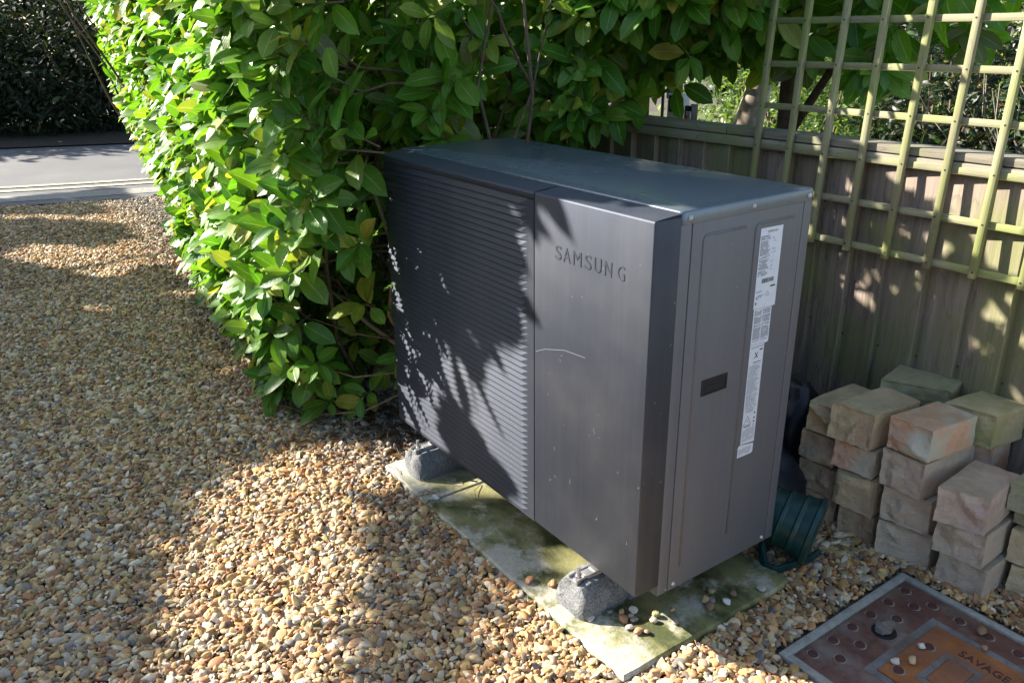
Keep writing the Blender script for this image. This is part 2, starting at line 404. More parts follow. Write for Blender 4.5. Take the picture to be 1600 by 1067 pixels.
    while z > .912:
        i1.line(.346,.346+random.uniform(.026,.037),z, .0016, .95)
        if random.random() < .5: i1.line(.388,.388+random.uniform(.006,.018),z, .0010, .7)
        z -= .0027 if random.random() > .1 else .005
    for z in (.8745,.8715,.8610,.8580): i1.line(.347,.368,z,.0010)
    i1.line(.354,.376,.8625,.0016,1); 
    i1.obj('print', M_INK, l1)['kind'] = 'stuff'
    d1 = Ink(); y = .363
    while y < .407:
        wb = random.choice((.0008,.0014,.0022)); d1.q(y,y+wb,.893,.904); y += wb + random.choice((.0007,.0012))
    d1.q(.397,.415,.8795,.8835); d1.q(.350,.354,.855,.859); d1.tri(.389,.8605,.012,.0008); d1.q(.347,.352,.8425,.8475)
    d1.obj('print', M_INKD, l1)['kind'] = 'stuff'
    me = text_mesh("SAMSUNG", .0085, 0, 'CENTER')
    for v in me.vertices: v.co = Vector((X+.0003, v.co.x*.95+.386, v.co.y+1.0155))
    me.materials.clear(); me.materials.append(M_INKD); link('print', me, l1)
    i2 = Ink(); z = .824
    while z > .745:
        if random.random() > .12: i2.line(.350,.376,z,.0015,.95); i2.line(.380,.408,z,.0015,.95)
        z -= .0026
    i2.obj('print', M_INK, l2)['kind'] = 'stuff'
    i3 = Ink()
    for z in (.731,.728): i3.line(.350,.395,z,.0011,1)
    z = .683
    while z > .553: i3.line(.349,.349+random.uniform(.03,.044),z,.0010,.9); z -= .0027
    z = .506
    while z > .472: i3.line(.349,.394,z,.0010,.9); z -= .0028
    i3.obj('print', M_INK, l3)['kind'] = 'stuff'
    d3 = Ink(); d3.q(.362,.392,.6885,.6905)
    for a in (1,-1):
        c0 = (.372,.708); d_ = Vector((.0055,.0075*a)); n_ = Vector((-d_.y,d_.x)).normalized()*.0013
        p_ = [Vector(c0)-d_-n_, Vector(c0)+d_-n_, Vector(c0)+d_+n_, Vector(c0)-d_+n_]; d3.add([(X+.0003+.0001*(a>0),p[0],p[1]) for p in p_], [(0,1,2,3)])
    me2 = None
    d3.line(.383,.394,.7185,.004,.8); d3.tri(.363,.519,.028,.0013); d3.q(.3615,.3655,.527,.531); d3.line(.352,.376,.5125,.0032,.8)
    for z in (.545,.531,.521): d3.q(.386,.392,z,z+.004)
    d3.tri(.389,.5115,.007,.0007); d3.obj('print', M_INKD, l3)['kind'] = 'stuff'
    i4 = Ink()
    for z in (.452,.449,.446,.443,.440,.436): i4.line(.341,.388,z,.0011,.9)
    i4.obj('print', M_INK, l4)['kind'] = 'stuff'
    # base rails hanging under the case, with bolts to the feet
    for x0 in (.215, 1.085):
        MB().box((x0-.02,-.012,.108),(x0+.02,.50,.1165)).obj('mounting_rail', M_ZINC, E, .001)
    return E
heat_pump()

# rubber feet
M_RUBBER = NT('recycled_rubber'); 
_t = M_RUBBER; _p = _t.gen(); _n = _t.noise(160, 3, .7, _p); _n2 = _t.noise(14, 5, .6, _p)
_t.set(Base_Color=_t.mix(_t.ramp(_n.outputs[0], [(.35,(.075,.08,.085)),(.72,(.24,.245,.25))]), (.36,.36,.35), _t.ramp(_n2.outputs[0], [(.5,0.0),(.75,.6)])), Roughness=.8); _t.bump(_n.outputs[0], .8, .004); M_RUBBER = _t.m
def foot(xc, lab):
    E = empty('mounting_foot', (xc, .25, .021)); tag(E, lab, 'mounting foot', 'rubber feet under the heat pump')
    # cross-section (x,z) lofted along y, ends rounded down
    secs = []; 
    prof = lambda w_, h_, r_: [(-w_, 0), (-w_, h_*.35), (-w_*.82, h_*.72), (-w_*.52, h_*.97), (-w_*.30, h_), (-w_*.22, h_*.93), (w_*.22, h_*.93), (w_*.30, h_), (w_*.52, h_*.97), (w_*.82, h_*.72), (w_, h_*.35), (w_, 0)]
    stations = [(-.312,.66,.46),(-.306,.86,.70),(-.296,.95,.92),(-.280,1,1),(-.23,1,1),(-.17,1,1),(-.165,.90,.95),(-.155,.90,.95),(-.15,1,1),(-.05,1,1),(.05,1,1),(.15,1,1),(.23,1,1),(.28,.93,.82),(.31,.7,.5)]
    mb = MB(); k = 12
    for y, ws, hs in stations:
        mb.v += [(a, y + .0*b, b) for a, b in prof(.066*ws, .090*hs, 0)]
    n = len(stations)
    mb.f = [(i*k+q, (i+1)*k+q, (i+1)*k+q+1, i*k+q+1) for i in range(n-1) for q in range(k-1)] + [tuple(range(k))[::1], tuple((n-1)*k+q for q in range(k))[::-1]]
    mb.mi = [0]*len(mb.f)
    me = mb.mesh('rubber_block', M_RUBBER, True)
    bm = bmesh.new(); bm.from_mesh(me); bmesh.ops.recalc_face_normals(bm, faces=bm.faces)
    bmesh.ops.subdivide_edges(bm, edges=bm.edges[:], cuts=1, use_grid_fill=True, smooth=.06); 
    for v in bm.verts:
        v.co += noise.noise_vector(v.co*40+Vector((xc,0,0)))*.0018 + noise.noise_vector(v.co*16+Vector((xc*3,0,0)))*.0045*min(1,v.co.z/.02)
        d = (v.co - Vector((-.02,-.30,.055))).length       # finger scoop in the end
        if v.co.y < -.24: v.co.y += max(0, .03-d)*.5
    for f in bm.faces: f.smooth = True
    bm.to_mesh(me); bm.free(); me.set_sharp_from_angle(angle=R(28)); link('rubber_block', me, E)
    # galvanised channel, nut and bolt on the front
    MB().box((-.017,-.297,.083),(.017,-.19,.0875)).box((-.017,-.297,.0875),(-.0145,-.19,.098)).box((.0145,-.297,.0875),(.017,-.19,.098)).obj('channel', M_ZINC, E, .0008)
    b = MB(); b.tube([(0,-.278,.086),(0,-.278,.124)], .0052, 12); b.obj('bolt', M_ZINC, E, smooth=False)
    MB().tube([(0,-.278,.0878),(0,-.278,.0903)], .0135, 16).obj('washer', M_ZINC, E)
    MB().tube([(0,-.278,.0904),(0,-.278,.0985)], .0095, 6).obj('nut', M_ZINC, E)
    MB().box((-.013,-.232,.0955),(.013,-.190,.0985)).box((-.013,-.192,.0985),(.013,-.189,.112)).obj('bracket', M_ZINC, E, .001)
foot(1.085, 'black rubber mounting foot under the plain front panel of the heat pump')
foot(.215, 'black rubber mounting foot under the far end of the grille')

# ------------------------------------------------------------------ fence
def wood_mat(name, dark, light, green, gr_amt, axis=2):
    t = NT(name); oi = t.n("ShaderNodeObjectInfo"); p = t.obj()
    cmb = t.n("ShaderNodeVectorMath", operation='ADD'); t.l(p, cmb.inputs[0])
    rn = t.n("ShaderNodeCombineXYZ"); 
    for i in range(3): t.l(t.math('MULTIPLY', oi.outputs['Random'], 17.0+9*i), rn.inputs[i])
    t.l(rn.outputs[0], cmb.inputs[1]); p = cmb.outputs[0]
    sc = [55,55,55]; sc[axis] = 2.2
    g1 = t.noise(1.0, 6, .7, t.mapv(p, tuple(sc))); 
    sc2 = [9,9,9]; sc2[axis] = 1.6
    g2 = t.noise(1.0, 3, .5, t.mapv(p, tuple(sc2)))
    rings = t.math('FRACT', t.math('MULTIPLY', g2.outputs[0], 9.0))
    c = t.ramp(g1.outputs[0], [(.25, dark), (.75, light)])
    c = t.mix(c, tuple(x*.55 for x in dark), t.math('MULTIPLY', t.ramp(rings, [(.0,1.0),(.18,0.0)]), .55))
    c = t.mix(c, t.mix(c, (.50,.47,.45), 1.0, 'MULTIPLY'), t.math('MULTIPLY', t.math('FRACT', t.math('MULTIPLY', oi.outputs['Random'], 7.7)), .8)); c = t.mix(c, light, t.math('MULTIPLY', oi.outputs['Random'], .35))
    n3 = t.noise(4.5, 4, .6, t.gen()); c = t.mix(c, green, t.math('MULTIPLY', t.ramp(n3.outputs[0], [(.42,0.0),(.62,1.0)]), gr_amt))
    t.set(Base_Color=c, Roughness=.85); t.bump(g1.outputs[0], .6, .004); return t.m
M_BOARD = wood_mat('weathered_board', (.105,.080,.064), (.40,.325,.265), (.18,.20,.06), .6)
M_CAP = wood_mat('capping_wood', (.18,.16,.12), (.38,.35,.27), (.20,.23,.08), .8, 0)
M_LATHV = wood_mat('trellis_upright_wood', (.21,.20,.10), (.35,.34,.20), (.24,.27,.075), .8, 2)
M_LATHH = wood_mat('trellis_rail_wood', (.22,.21,.12), (.38,.36,.23), (.26,.30,.08), .8, 0)
def fence():
    E = empty('board_fence', (0,1.22,0)); tag(E, 'weathered featheredge board fence with capping rail behind the heat pump', 'fence')
    me = None; x = -3.6; vars_ = []
    for k in range(5):
        mb = MB(); nz = 14
        for i in range(nz+1):
            z = 1.085*i/nz; wv = .0015*noise.noise(Vector((k*7.1, z*4, 0)))
            mb.v += [(0+wv,-.004,z),(.074,-.0178+wv*.5,z),(.141+wv,-.030,z),(.1445+wv,-.0265,z),(.1455+wv,.0,z),(0+wv,.0,z)]
        mb.f = [(i*6+q, i*6+(q+1)%6, (i+1)*6+(q+1)%6, (i+1)*6+q) for i in range(nz) for q in range(6)] + [(0,1,2,3,4,5)[::-1], tuple(nz*6+q for q in range(6))]
        mb.mi = [0]*len(mb.f); vars_.append(mb.mesh('board', M_BOARD))
    i = 0
    while x < 3.2:
        o = link('board', vars_[i % 5], E); o.location = (x + random.uniform(-.002,.002), -.004 + .004*(i % 2), .02)
        o.rotation_euler = (0, random.uniform(-.006,.006), 0)
        if (i % 7) == 3: pass
        x += .1302; i += 1
    x = -3.7
    while x < 3.3:
        ln = 1.21 + .1*((int(x*10)) % 3); q = MB().box((0,-.042,0),(ln-.003,.058,.024)).obj('capping', M_CAP, E, .004); q.location = (x, 0, 1.1025+random.uniform(0,.0015)); x += ln
    q = MB().box((0,-.026,0),(6.8,-.002,.034)).obj('rail', M_CAP, E, .003); q.location = (-3.6, -.019, 1.066)
    # nails
    nm = MB(); nm.tube([(0,0,0),(0,-.002,0)], .0032, 8); nme = nm.mesh('nail', plain('rusty_nail', (.05,.035,.03), .7))
    x = -1.4 + .035
    while x < 3.2:
        for z in (.93,.50):
            o = link('nail', nme, E); o.location = (x, -.0125, z + random.uniform(-.015,.015))
        x += .1302
fence()
def trellis():
    E = empty('trellis_panel', (0,1.150,.812)); tag(E, 'square wooden trellis panel greened with algae fixed across the fence front', 'trellis')
    E.rotation_euler = (R(-3.1), 0, 0)      # leans back against the cap
    me = MB().box((-.010,-.010,-.02),(.010,.006,1.05)).mesh('upright_lath', M_LATHV)
    m2 = MB().box((0,.006,-.010),(1.75,.020,.010)).mesh('cross_lath', M_LATHH)
    sx = MB().tube([(0,-.0100,0),(0,-.0112,0)], .0026, 8).mesh('nail_head', M_BLACK)
    for i in range(13):
        x = .585 + i*.1332
        o = link('upright_lath', me.copy(), E, .0012, 1); o.location = (x, 0, 0); o.rotation_euler = (0, random.uniform(-.006,.006), 0)
        for j in range(8):
            q = link('nail_head', sx, o); q.location = (random.uniform(-.003,.003), 0, j*.134+random.uniform(-.003,.003))
    for j in range(8):
        o = link('cross_lath', m2.copy(), E, .0012, 1); o.location = (.565, 0, j*.134); o.rotation_euler = (0, random.uniform(-.003,.003), 0)
trellis()

# ------------------------------------------------------------------ walling stones
def stone_mat(name, a, b, stain, amt):
    t = NT(name); p = t.obj(); n1 = t.noise(34, 8, .7, p); n2 = t.noise(7, 4, .6, p); n3 = t.noise(150, 3, .6, p); g = t.gen(); n4 = t.noise(9, 4, .6, g)
    wv = t.noise(1, 3, .5, t.mapv(p, (4, 4, 30)))
    c = t.mix(t.ramp(n1.outputs[0], [(.3,a),(.7,b)]), tuple(x*.8 for x in a), t.math('MULTIPLY', t.ramp(wv.outputs[0], [(.45,0.0),(.65,1.0)]), .5))
    c = t.mix(c, stain, t.math('MULTIPLY', t.ramp(n2.outputs[0], [(.45,0.0),(.62,1.0)]), amt))
    nn = t.n("ShaderNodeNewGeometry"); sz = t.n("ShaderNodeSeparateXYZ"); t.l(nn.outputs['True Normal'], sz.inputs[0])
    up = t.math('MULTIPLY', t.ramp(sz.outputs[2], [(.5,0.0),(.9,1.0)]), t.ramp(n4.outputs[0], [(.35,.05),(.6,.4)]))
    c = t.mix(c, (.12,.135,.05), up)
    t.set(Base_Color=c, Roughness=.9); t.bump(t.math('ADD', n1.outputs[0], t.math('MULTIPLY', n3.outputs[0], .3)), .9, .010); return t.m
SM = {'grey': stone_mat('grey_mauve_sandstone', (0.444,0.374,0.291), (0.629,0.540,0.409), (0.501,0.383,0.318), .5),
      'mauve': stone_mat('mauve_sandstone', (0.463,0.348,0.277), (0.648,0.522,0.394), (0.408,0.296,0.263), .6),
      'buff': stone_mat('buff_sandstone', (0.501,0.408,0.249), (0.685,0.565,0.347), (0.444,0.313,0.222), .6),
      'brown': stone_mat('brown_sandstone', (0.389,0.303,0.201), (0.574,0.461,0.305), (0.408,0.260,0.179), .6),
      'pink': stone_mat('pink_sandstone', (0.574,0.330,0.215), (0.740,0.470,0.305), (0.482,0.522,0.430), .8),
      'yellow': stone_mat('yellow_sandstone', (.42,.36,.20), (.52,.46,.30), (.30,.31,.11), .7),
      'green': stone_mat('algae_green_sandstone', (.28,.27,.17), (.40,.385,.26), (.20,.21,.08), .6)}
def stone(x0, x1, y0, y1, z0, h, mat, label, seed, rz=0, rough_side=False):
    skew = .16 + .12*math.sin(seed*5)
    h -= .0030; x0 -= .007; x1 += .006; y1 = min(1.195, y1+.02)
    nx, ny, nz = 18, 6, 15; wx, wy = x1-x0, y1-y0
    bm = bmesh.new(); bmesh.ops.create_cube(bm, size=1)
    # subdivide along axes
    for ax, n in ((0, nx), (1, ny), (2, nz)):
        for k in range(1, n):
            co = Vector((0,0,0)); co[ax] = -.5 + k/n; no = Vector((0,0,0)); no[ax] = 1
            bmesh.ops.bisect_plane(bm, geom=bm.verts[:]+bm.edges[:]+bm.faces[:], plane_co=co, plane_no=no)
    sd = Vector((seed*3.7, seed*1.3, seed*2.9))
    for v in bm.verts:
        c = v.co.copy(); p = Vector((c.x*wx, c.y*wy, c.z*h))
        ed = sum(abs(abs(a)-.5) < .01 for a in c)
        if abs(c.y+.5) < .01:      # pitched rock face
            e = min(.5-abs(c.x), .5-abs(c.z))*2
            q = p*16+sd; cell = noise.cell_vector(Vector((q.x*1.1+noise.noise(q*1.5)*.8, 0, q.z*1.0+noise.noise(q*1.3+sd)*.8)))
            bul = min(1, e*6)
            if not hasattr(stone, 'c') or stone.c[0] != seed:
                rr_ = random.Random(seed*77); stone.c = (seed, [(rr_.uniform(-.5,.5)*wx, rr_.uniform(-.5,.5)*h, rr_.uniform(-.45,.45), rr_.uniform(-.45,.45), rr_.uniform(.004,.016)) for _ in range(11)])
            fac = min(hh + gx*(p.x-cx_) + gz*(p.z-cz_) for cx_, cz_, gx, gz, hh in stone.c[1])
            p.y -= bul*(.008 + max(-.012, fac)*1.3) + (noise.noise(p*85+sd)*.0022 + noise.noise(p*32+sd)*.004)*(.3+bul)
            p.y += skew*c.x*wx
            if e < .05: p.y += abs(noise.noise(p*30+sd))*.008
        if rough_side and abs(c.x+.5) < .01: p.x -= min(1, (.5-abs(c.y))*4)*.006 + noise.noise(p*40+sd)*.004
        if abs(c.z-.5) < .01 or abs(c.z+.5) < .01 or abs(abs(c.x)-.5) < .01 or abs(c.y-.5) < .01:
            p += noise.noise_vector(p*18+sd)*.0010
        if ed >= 2:
            k = .0012 + .0035*max(0,noise.noise(p*45+sd)) + .004*max(0,noise.noise(p*22+sd)-.2)
            for a in range(3):
                if abs(abs(c[a])-.5) < .01: p[a] -= math.copysign(k*.8, c[a])
        p.x += .004*seedf(seed, 1)*c.z; p.y += .005*seedf(seed, 2)*c.x
        v.co = p + Vector((0,0,h/2))
    for f in bm.faces: f.smooth = abs(f.normal.y+1) > .5
    me = bpy.data.meshes.new('walling_stone'); bm.to_mesh(me); bm.free(); me.materials.append(SM[mat]); me.set_sharp_from_angle(angle=R(20))
    o = link('walling_stone', me); o.location = ((x0+x1)/2, (y0+y1)/2, z0); o.rotation_euler = (0, 0, rz)
    tag(o, label, 'stone block', 'sandstone walling blocks stacked by the fence'); return o
def seedf(s, k): return math.sin(s*12.9+k*78.2)
H = .1085; Z0 = .0
# stack beside the manhole (front right)
stone(1.575,1.690,.868,1.075,Z0,.108,'grey','bottom block of the three block grey stack touching the manhole cover corner',1, .02)
stone(1.560,1.676,.850,1.06,Z0+.109,.107,'grey','middle block of the grey stack nearest the manhole cover',2,.03)
stone(1.560,1.668,.825,1.015,Z0+.217,.111,'mauve','squared mauve top block of the stack nearest the manhole cover',3,.07)
# middle stack, with the two tone pair on top
stone(1.404,1.532,.862,1.06,Z0,.127,'grey','lowest grey block under the pink and yellow topped stack',4,.02)
stone(1.406,1.526,.850,1.05,Z0+.128,.112,'grey','second block up of the stack carrying the pink block',5,-.01)
stone(1.400,1.512,.830,1.045,Z0+.241,.115,'grey','grey block directly beneath the pink block',6,-.08)
stone(1.408,1.514,.832,1.010,Z0+.357,.100,'pink','pink block with a pale blue grey corner on top of the middle stack',7,-.13)
stone(1.452,1.572,1.036,1.19,Z0+.357,.106,'yellow','yellow stained block on top of its stack behind the pink block',8,-.13)
stone(1.440,1.56,1.065,1.195,Z0+.24,.114,'pink','reddish block wedged under the yellow stained block',9)
stone(1.430,1.56,1.07,1.195,Z0,.12,'grey','shadowed block at the bottom behind the middle stack',30)
stone(1.430,1.56,1.07,1.195,Z0+.121,.117,'grey','shadowed second block behind the middle stack',31)
# third stack
stone(1.276,1.372,.858,1.06,Z0,.104,'brown','bottom brown block of the four high stack beside the watering can',10,-.02)
stone(1.252,1.366,.842,1.04,Z0+.105,.126,'buff','second block up with a chipped hollow face behind the watering can',11,.02)
stone(1.240,1.352,.832,1.03,Z0+.232,.091,'pink','thin pinkish block third from the ground in the tall left stack',12,.02)
stone(1.238,1.352,.818,1.015,Z0+.324,.118,'buff','broad buff block on top of the four high stack',13,-.12)
# fourth stack, against the unit
stone(1.130,1.236,.86,1.06,Z0+.0,.10,'brown','bottom block of the leftmost stack mostly behind the watering can',14)
stone(1.120,1.232,.852,1.05,Z0+.101,.10,'brown','second block of the leftmost stack beside the heat pump',15,-.02)
stone(1.112,1.222,.850,1.04,Z0+.202,.098,'brown','third block of the leftmost stack with a rugged brown face',16,.01)
stone(1.128,1.228,.850,1.05,Z0+.301,.098,'buff','green dusted top block of the leftmost stack beside the heat pump',17,.0,True)
# block lying at the back against the fence
stone(1.225,1.400,1.060,1.190,Z0+.40,.066,'green','flat green block lying against the fence at the back of the pile',18,.20)
stone(1.235,1.390,1.065,1.190,Z0+.2,.197,'green','hidden supporting block under the flat green block at the fence',32,.1)
stone(1.235,1.390,1.065,1.190,Z0,.198,'green','hidden bottom block under the flat green block at the fence',33,.05)
# right edge stack
stone(1.715,1.83,.985,1.18,Z0,.100,'buff','bottom block of the stack cut by the right edge of the picture',19,.04)
stone(1.700,1.82,.975,1.17,Z0+.101,.105,'buff','second block of the stack at the right edge of the picture',20,.02)
stone(1.690,1.81,.990,1.18,Z0+.207,.05,'green','thin slab near the top of the right edge stack',21,.02)
stone(1.675,1.80,.965,1.175,Z0+.258,.085,'green','mossy top block of the stack at the right edge of the picture',22,.05)

# ------------------------------------------------------------------ manhole
def manhole():
    E = empty('manhole_cover', (1.76,.55,.0)); tag(E, 'rusty cast iron manhole cover in a pale galvanised frame in the gravel', 'manhole cover')
    t = NT('galvanised_frame'); n1 = t.noise(40,5,.7,t.gen()); t.set(Base_Color=t.ramp(n1.outputs[0], [(.3,(.26,.26,.23)),(.7,(.44,.44,.39))]), Roughness=.65, Metallic=.2); t.bump(n1.outputs[0], .3, .003); MF = t.m
    def rust(name, a, b, c_):
        t = NT(name); p = t.gen(); n1 = t.noise(14,6,.7,p); n2 = t.noise(70,4,.7,p); n3 = t.noise(6,4,.6,t.mapv(p,(1,1,1),(4,2,0)))
        c = t.mix(t.ramp(n1.outputs[0], [(.3,a),(.65,b)]), c_, t.math('MULTIPLY', t.ramp(n3.outputs[0], [(.45,0.0),(.62,1.0)]), .75))
        c = t.mix(c, tuple(x*.5 for x in a), t.ramp(n2.outputs[0], [(.55,0.0),(.75,.6)]))
        t.set(Base_Color=c, Roughness=.7, Metallic=.15); t.bump(n2.outputs[0], .5, .003); return t.m
    MR = rust('dark_rust', (.10,.042,.032), (.20,.10,.07), (.24,.21,.18)); MO = rust('orange_rust', (.27,.09,.03), (.42,.16,.05), (.20,.10,.07)); MG = rust('bare_worn_iron', (.12,.125,.12), (.24,.24,.23), (.15,.09,.06)); MS = plain('stud_rust', (.075,.028,.024), .6); MD_ = plain('dust_ring', (.34,.29,.24), .9, var=.5, scale=60)
    x0,x1,y0,y1 = 1.528,2.05,.302,.800; ox, oy = 1.76, .55
    f = MB()
    for a,b in (((1.503,.275),(1.5255,.825)), ((2.0525,.275),(2.075,.825)), ((1.5255,.8025),(2.0525,.825)), ((1.5255,.275),(2.0525,.2995))):
        f.box((a[0]-ox,a[1]-oy,-.03),(b[0]-ox,b[1]-oy,.008))
    f.obj('frame', MF, E, .002)
    rc = lambda a,b,z0,z1,nm,m,bv=.0015: MB().box((a[0]-ox,a[1]-oy,z0),(b[0]-ox,b[1]-oy,z1)).obj(nm, m, E, bv)
    rc((x0,y0),(x1,y1),-.02,.003,'cover_plate', MR)
    def frame(xa,xb,ya,yb,wd,z0,z1,nm,m):
        g = MB(); g.box((xa-ox,ya-oy,z0),(xa+wd-ox,yb-oy,z1)).box((xb-wd-ox,ya-oy,z0),(xb-ox,yb-oy,z1)).box((xa+wd-ox,yb-wd-oy,z0),(xb-wd-ox,yb-oy,z1)).box((xa+wd-ox,ya-oy,z0),(xb-wd-ox,ya+wd-oy,z1)); return g.obj(nm, m, E)
    frame(1.655,1.925,.40,.712,.022,.003,.0045,'inset_channel', MG)
    rc((1.6785,.4235),(1.9015,.6885),.0032,.0075,'raised_panel', MO)
    frame(1.745,1.84,.47,.612,.016,.0078,.009,'inset_channel', MG)
    rc((1.7625,.4875),(1.8225,.5945),.0078,.0105,'centre_panel', MO)
    sm = MB().tube([(0,0,.0),(0,0,.0035),(0,0,.0045)], [.0125,.0125,.009], 14).add([(.0165*math.cos(a_),.0165*math.sin(a_)*(1 if a_<4 else .8),.0004) for a_ in [k*.4488 for k in range(14)]], [tuple(range(14))], 1).mesh('stud', [MS, MD_], False)
    spots = [(1.553,.345+.0825*i) for i in range(6)] + [(1.603,.385+.0825*i) for i in range(5) if i != 2] + [(1.63+.0735*i,.757) for i in range(6)] + [(2.0,.68),(1.96,.6),(2.0,.5)] + [(1.71,.595),(1.71,.46)]
    for i, (x,y) in enumerate(spots):
        o = link('stud', sm, E); o.location = (x-ox,y-oy,.003 if not (1.68<x<1.9 and y<.69) else .0075)
    lm = MB(); me = text_mesh("SAVAGE", .034, .0012, 'LEFT', 1.05)
    for v in me.vertices: v.co = Vector((v.co.x*.93+1.765-ox, v.co.y+.628-oy, .0080+v.co.z))
    me.materials.clear(); me.materials.append(MS); link('lettering', me, E)
    # corroded lifting key lug
    bm = bmesh.new(); bmesh.ops.create_icosphere(bm, subdivisions=3, radius=.024)
    for v in bm.verts: v.co = Vector((v.co.x*.9,v.co.y*1.25,v.co.z*.75)) + noise.noise_vector(v.co*70)*.009; v.co.z = max(v.co.z,-.004)
    me = bpy.data.meshes.new('lifting_lug'); bm.to_mesh(me); bm.free(); me.materials.append(MG); o = link('lifting_lug', me, E); o.location = (1.605-ox,.572-oy,.010)
    g = MB().tube([(1.61-ox,.562-oy,.0032),(1.61-ox,.562-oy,.0042)], .031, 20).obj('key_recess', M_GAP, E)
manhole()

# ------------------------------------------------------------------ watering can
def can():
    t = NT('green_plastic'); n1 = t.noise(30,4,.6,t.obj()); t.set(Base_Color=t.ramp(n1.outputs[0], [(.35,(.003,.028,.026)),(.75,(.008,.055,.05))]), Roughness=.38); t.bump(n1.outputs[0], .1, .002); mg = t.m
    E = empty('watering_can', (1.19,.60,.135)); tag(E, 'dark green plastic watering can lying on its side beside the concrete slab', 'watering can')
    ax = Vector((1,.42,-.20)).normalized(); q = ax.to_track_quat('Z','Y').to_matrix().to_4x4(); q.translation = (0,0,0)
    prof = [(-.10,.045),(-.06,.060),(-.03,.066),(0,.070),(.004,.074),(.012,.074),(.016,.071),(.045,.074),(.049,.078),(.056,.078),(.060,.075),(.088,.079),(.092,.083),(.100,.083),(.104,.081),(.130,.087),(.134,.092),(.146,.092),(.150,.086),(.152,.02),(.152,.0)]
    n = 36; mb = MB(); vv = []
    for z,r in prof:
        r*=1.12
        for k in range(n): a=2*math.pi*k/n; vv.append(q @ Vector((r*1.0*math.cos(a), r*math.sin(a), z)))
    mb.add(vv, [(i*n+k,i*n+(k+1)%n,(i+1)*n+(k+1)%n,(i+1)*n+k) for i in range(len(prof)-1) for k in range(n)])
    o = mb.obj('body', mg, E, smooth=True); o.data.set_sharp_from_angle(angle=R(35))
    pts = [Vector((.02,-.03,-.055)), Vector((.045,-.065,-.085)), Vector((.075,-.085,-.112)), Vector((.105,-.075,-.118)), Vector((.125,-.03,-.105)), Vector((.150,.02,-.090)), Vector((.160,.05,-.07))]
    hm = MB()
    for i, p in enumerate(pts):
        d = (pts[min(i+1,len(pts)-1)]-pts[max(i-1,0)]).normalized(); s = d.cross(Vector((.3,.2,1))).normalized(); u = d.cross(s)
        for a,b in ((-1,-1),(1,-1),(1,1),(-1,1)): hm.v.append(tuple(p+s*a*.006+u*b*.013))
    hm.f = [(i*4+k,i*4+(k+1)%4,(i+1)*4+(k+1)%4,(i+1)*4+k) for i in range(len(pts)-1) for k in range(4)]+[(3,2,1,0),tuple(len(pts)*4-4+k for k in range(4))]; hm.mi=[0]*len(hm.f)
    hm.obj('handle', mg, E, .003)
    MB().tube([q @ Vector(p) for p in ((.05,0,-.08),(.045,.06,-.10),(.03,.10,-.16),(.01,.12,-.24))], [.022,.017,.014,.012], 14).obj('spout', mg, E, smooth=True)
can()
def sack(loc, sc, seed, label, col):
    bm = bmesh.new(); bmesh.ops.create_icosphere(bm, subdivisions=4, radius=1)
    for v in bm.verts:
        c = v.co.copy(); d = noise.noise_vector(c*1.6+Vector((seed,0,0)))*.25 + noise.noise_vector(c*5+Vector((seed,3,0)))*.09
        c += d; c.z = max(c.z, -.8); v.co = Vector((c.x*sc[0], c.y*sc[1], (c.z+.8)*sc[2]))
    for f in bm.faces: f.smooth = True
    me = bpy.data.meshes.new('plastic_sack'); bm.to_mesh(me); bm.free(); me.materials.append(col); o = link('plastic_sack', me); o.location = loc; tag(o, label, 'sack'); return o
M_SACK = NT('black_sack'); M_SACK = M_SACK.set(Base_Color=(.014,.016,.022), Roughness=.42)
sack((1.05,.78,.0), (.12,.14,.12), 3, 'crumpled black plastic sack on the ground behind the heat pump', M_SACK)
sack((.985,.98,.0), (.085,.10,.22), 9, 'taller dark blue black bag against the fence between heat pump and stones', M_SACK)

# ------------------------------------------------------------------ gravel
PEBC = np.array([(.50,.35,.16),(.54,.40,.22),(.58,.47,.31),(.38,.23,.11),(.25,.15,.085),(.60,.54,.44),(.66,.62,.56),(.40,.20,.10),(.45,.41,.36),(.22,.19,.165),(.17,.17,.19),(.34,.31,.15),(.50,.31,.20),(.33,.27,.22)])
PEBW = np.array([.10,.11,.09,.14,.12,.07,.04,.06,.07,.07,.035,.03,.06,.06]); PEBW /= PEBW.sum()
def pebble_variants():
    t = NT('flint_pebble'); at = t.n("ShaderNodeAttribute", attribute_type='INSTANCER', attribute_name='pcol')
    p = t.obj(); n1 = t.noise(1.6,5,.65,p); c = t.mix(at.outputs['Color'], (.5,.45,.38), t.math('MULTIPLY', t.ramp(n1.outputs[0], [(.5,0.0),(.75,1.0)]), .25))
    c = t.mix(c, t.mix(c, (.25,.2,.15), .75, 'MULTIPLY'), t.ramp(t.noise(4,4,.7,p).outputs[0], [(.5,0.0),(.8,.5)]))
    t.set(Base_Color=c, Roughness=.62); t.b.inputs['Specular IOR Level'].default_value = .4
    c2 = bpy.data.collections.new('pebble_shapes')
    for k in range(16):
        bm = bmesh.new(); bmesh.ops.create_icosphere(bm, subdivisions=2, radius=1.0)
        sd = Vector((k*9.1, k*4.3, 1)); ang = k % 3 == 0
        planes = [(Vector((random.gauss(0,1),random.gauss(0,1),random.gauss(0,1))).normalized(), random.uniform(.55,.85)) for _ in range(7 if ang else 3)]
        for v in bm.verts:
            v.co += noise.noise_vector(v.co*.9+sd)*.42
            for n_, d in planes:
                e = v.co.dot(n_)-d
                if e > 0: v.co -= n_*e*.93
            v.co *= .5
        for f in bm.faces: f.smooth = not ang
        me = bpy.data.meshes.new('pebble'); bm.to_mesh(me); bm.free(); me.materials.append(t.m)
        if not ang: me.set_sharp_from_angle(angle=R(50))
        o = bpy.data.objects.new('pebble', me); c2.objects.link(o)
    return c2
PV = pebble_variants()
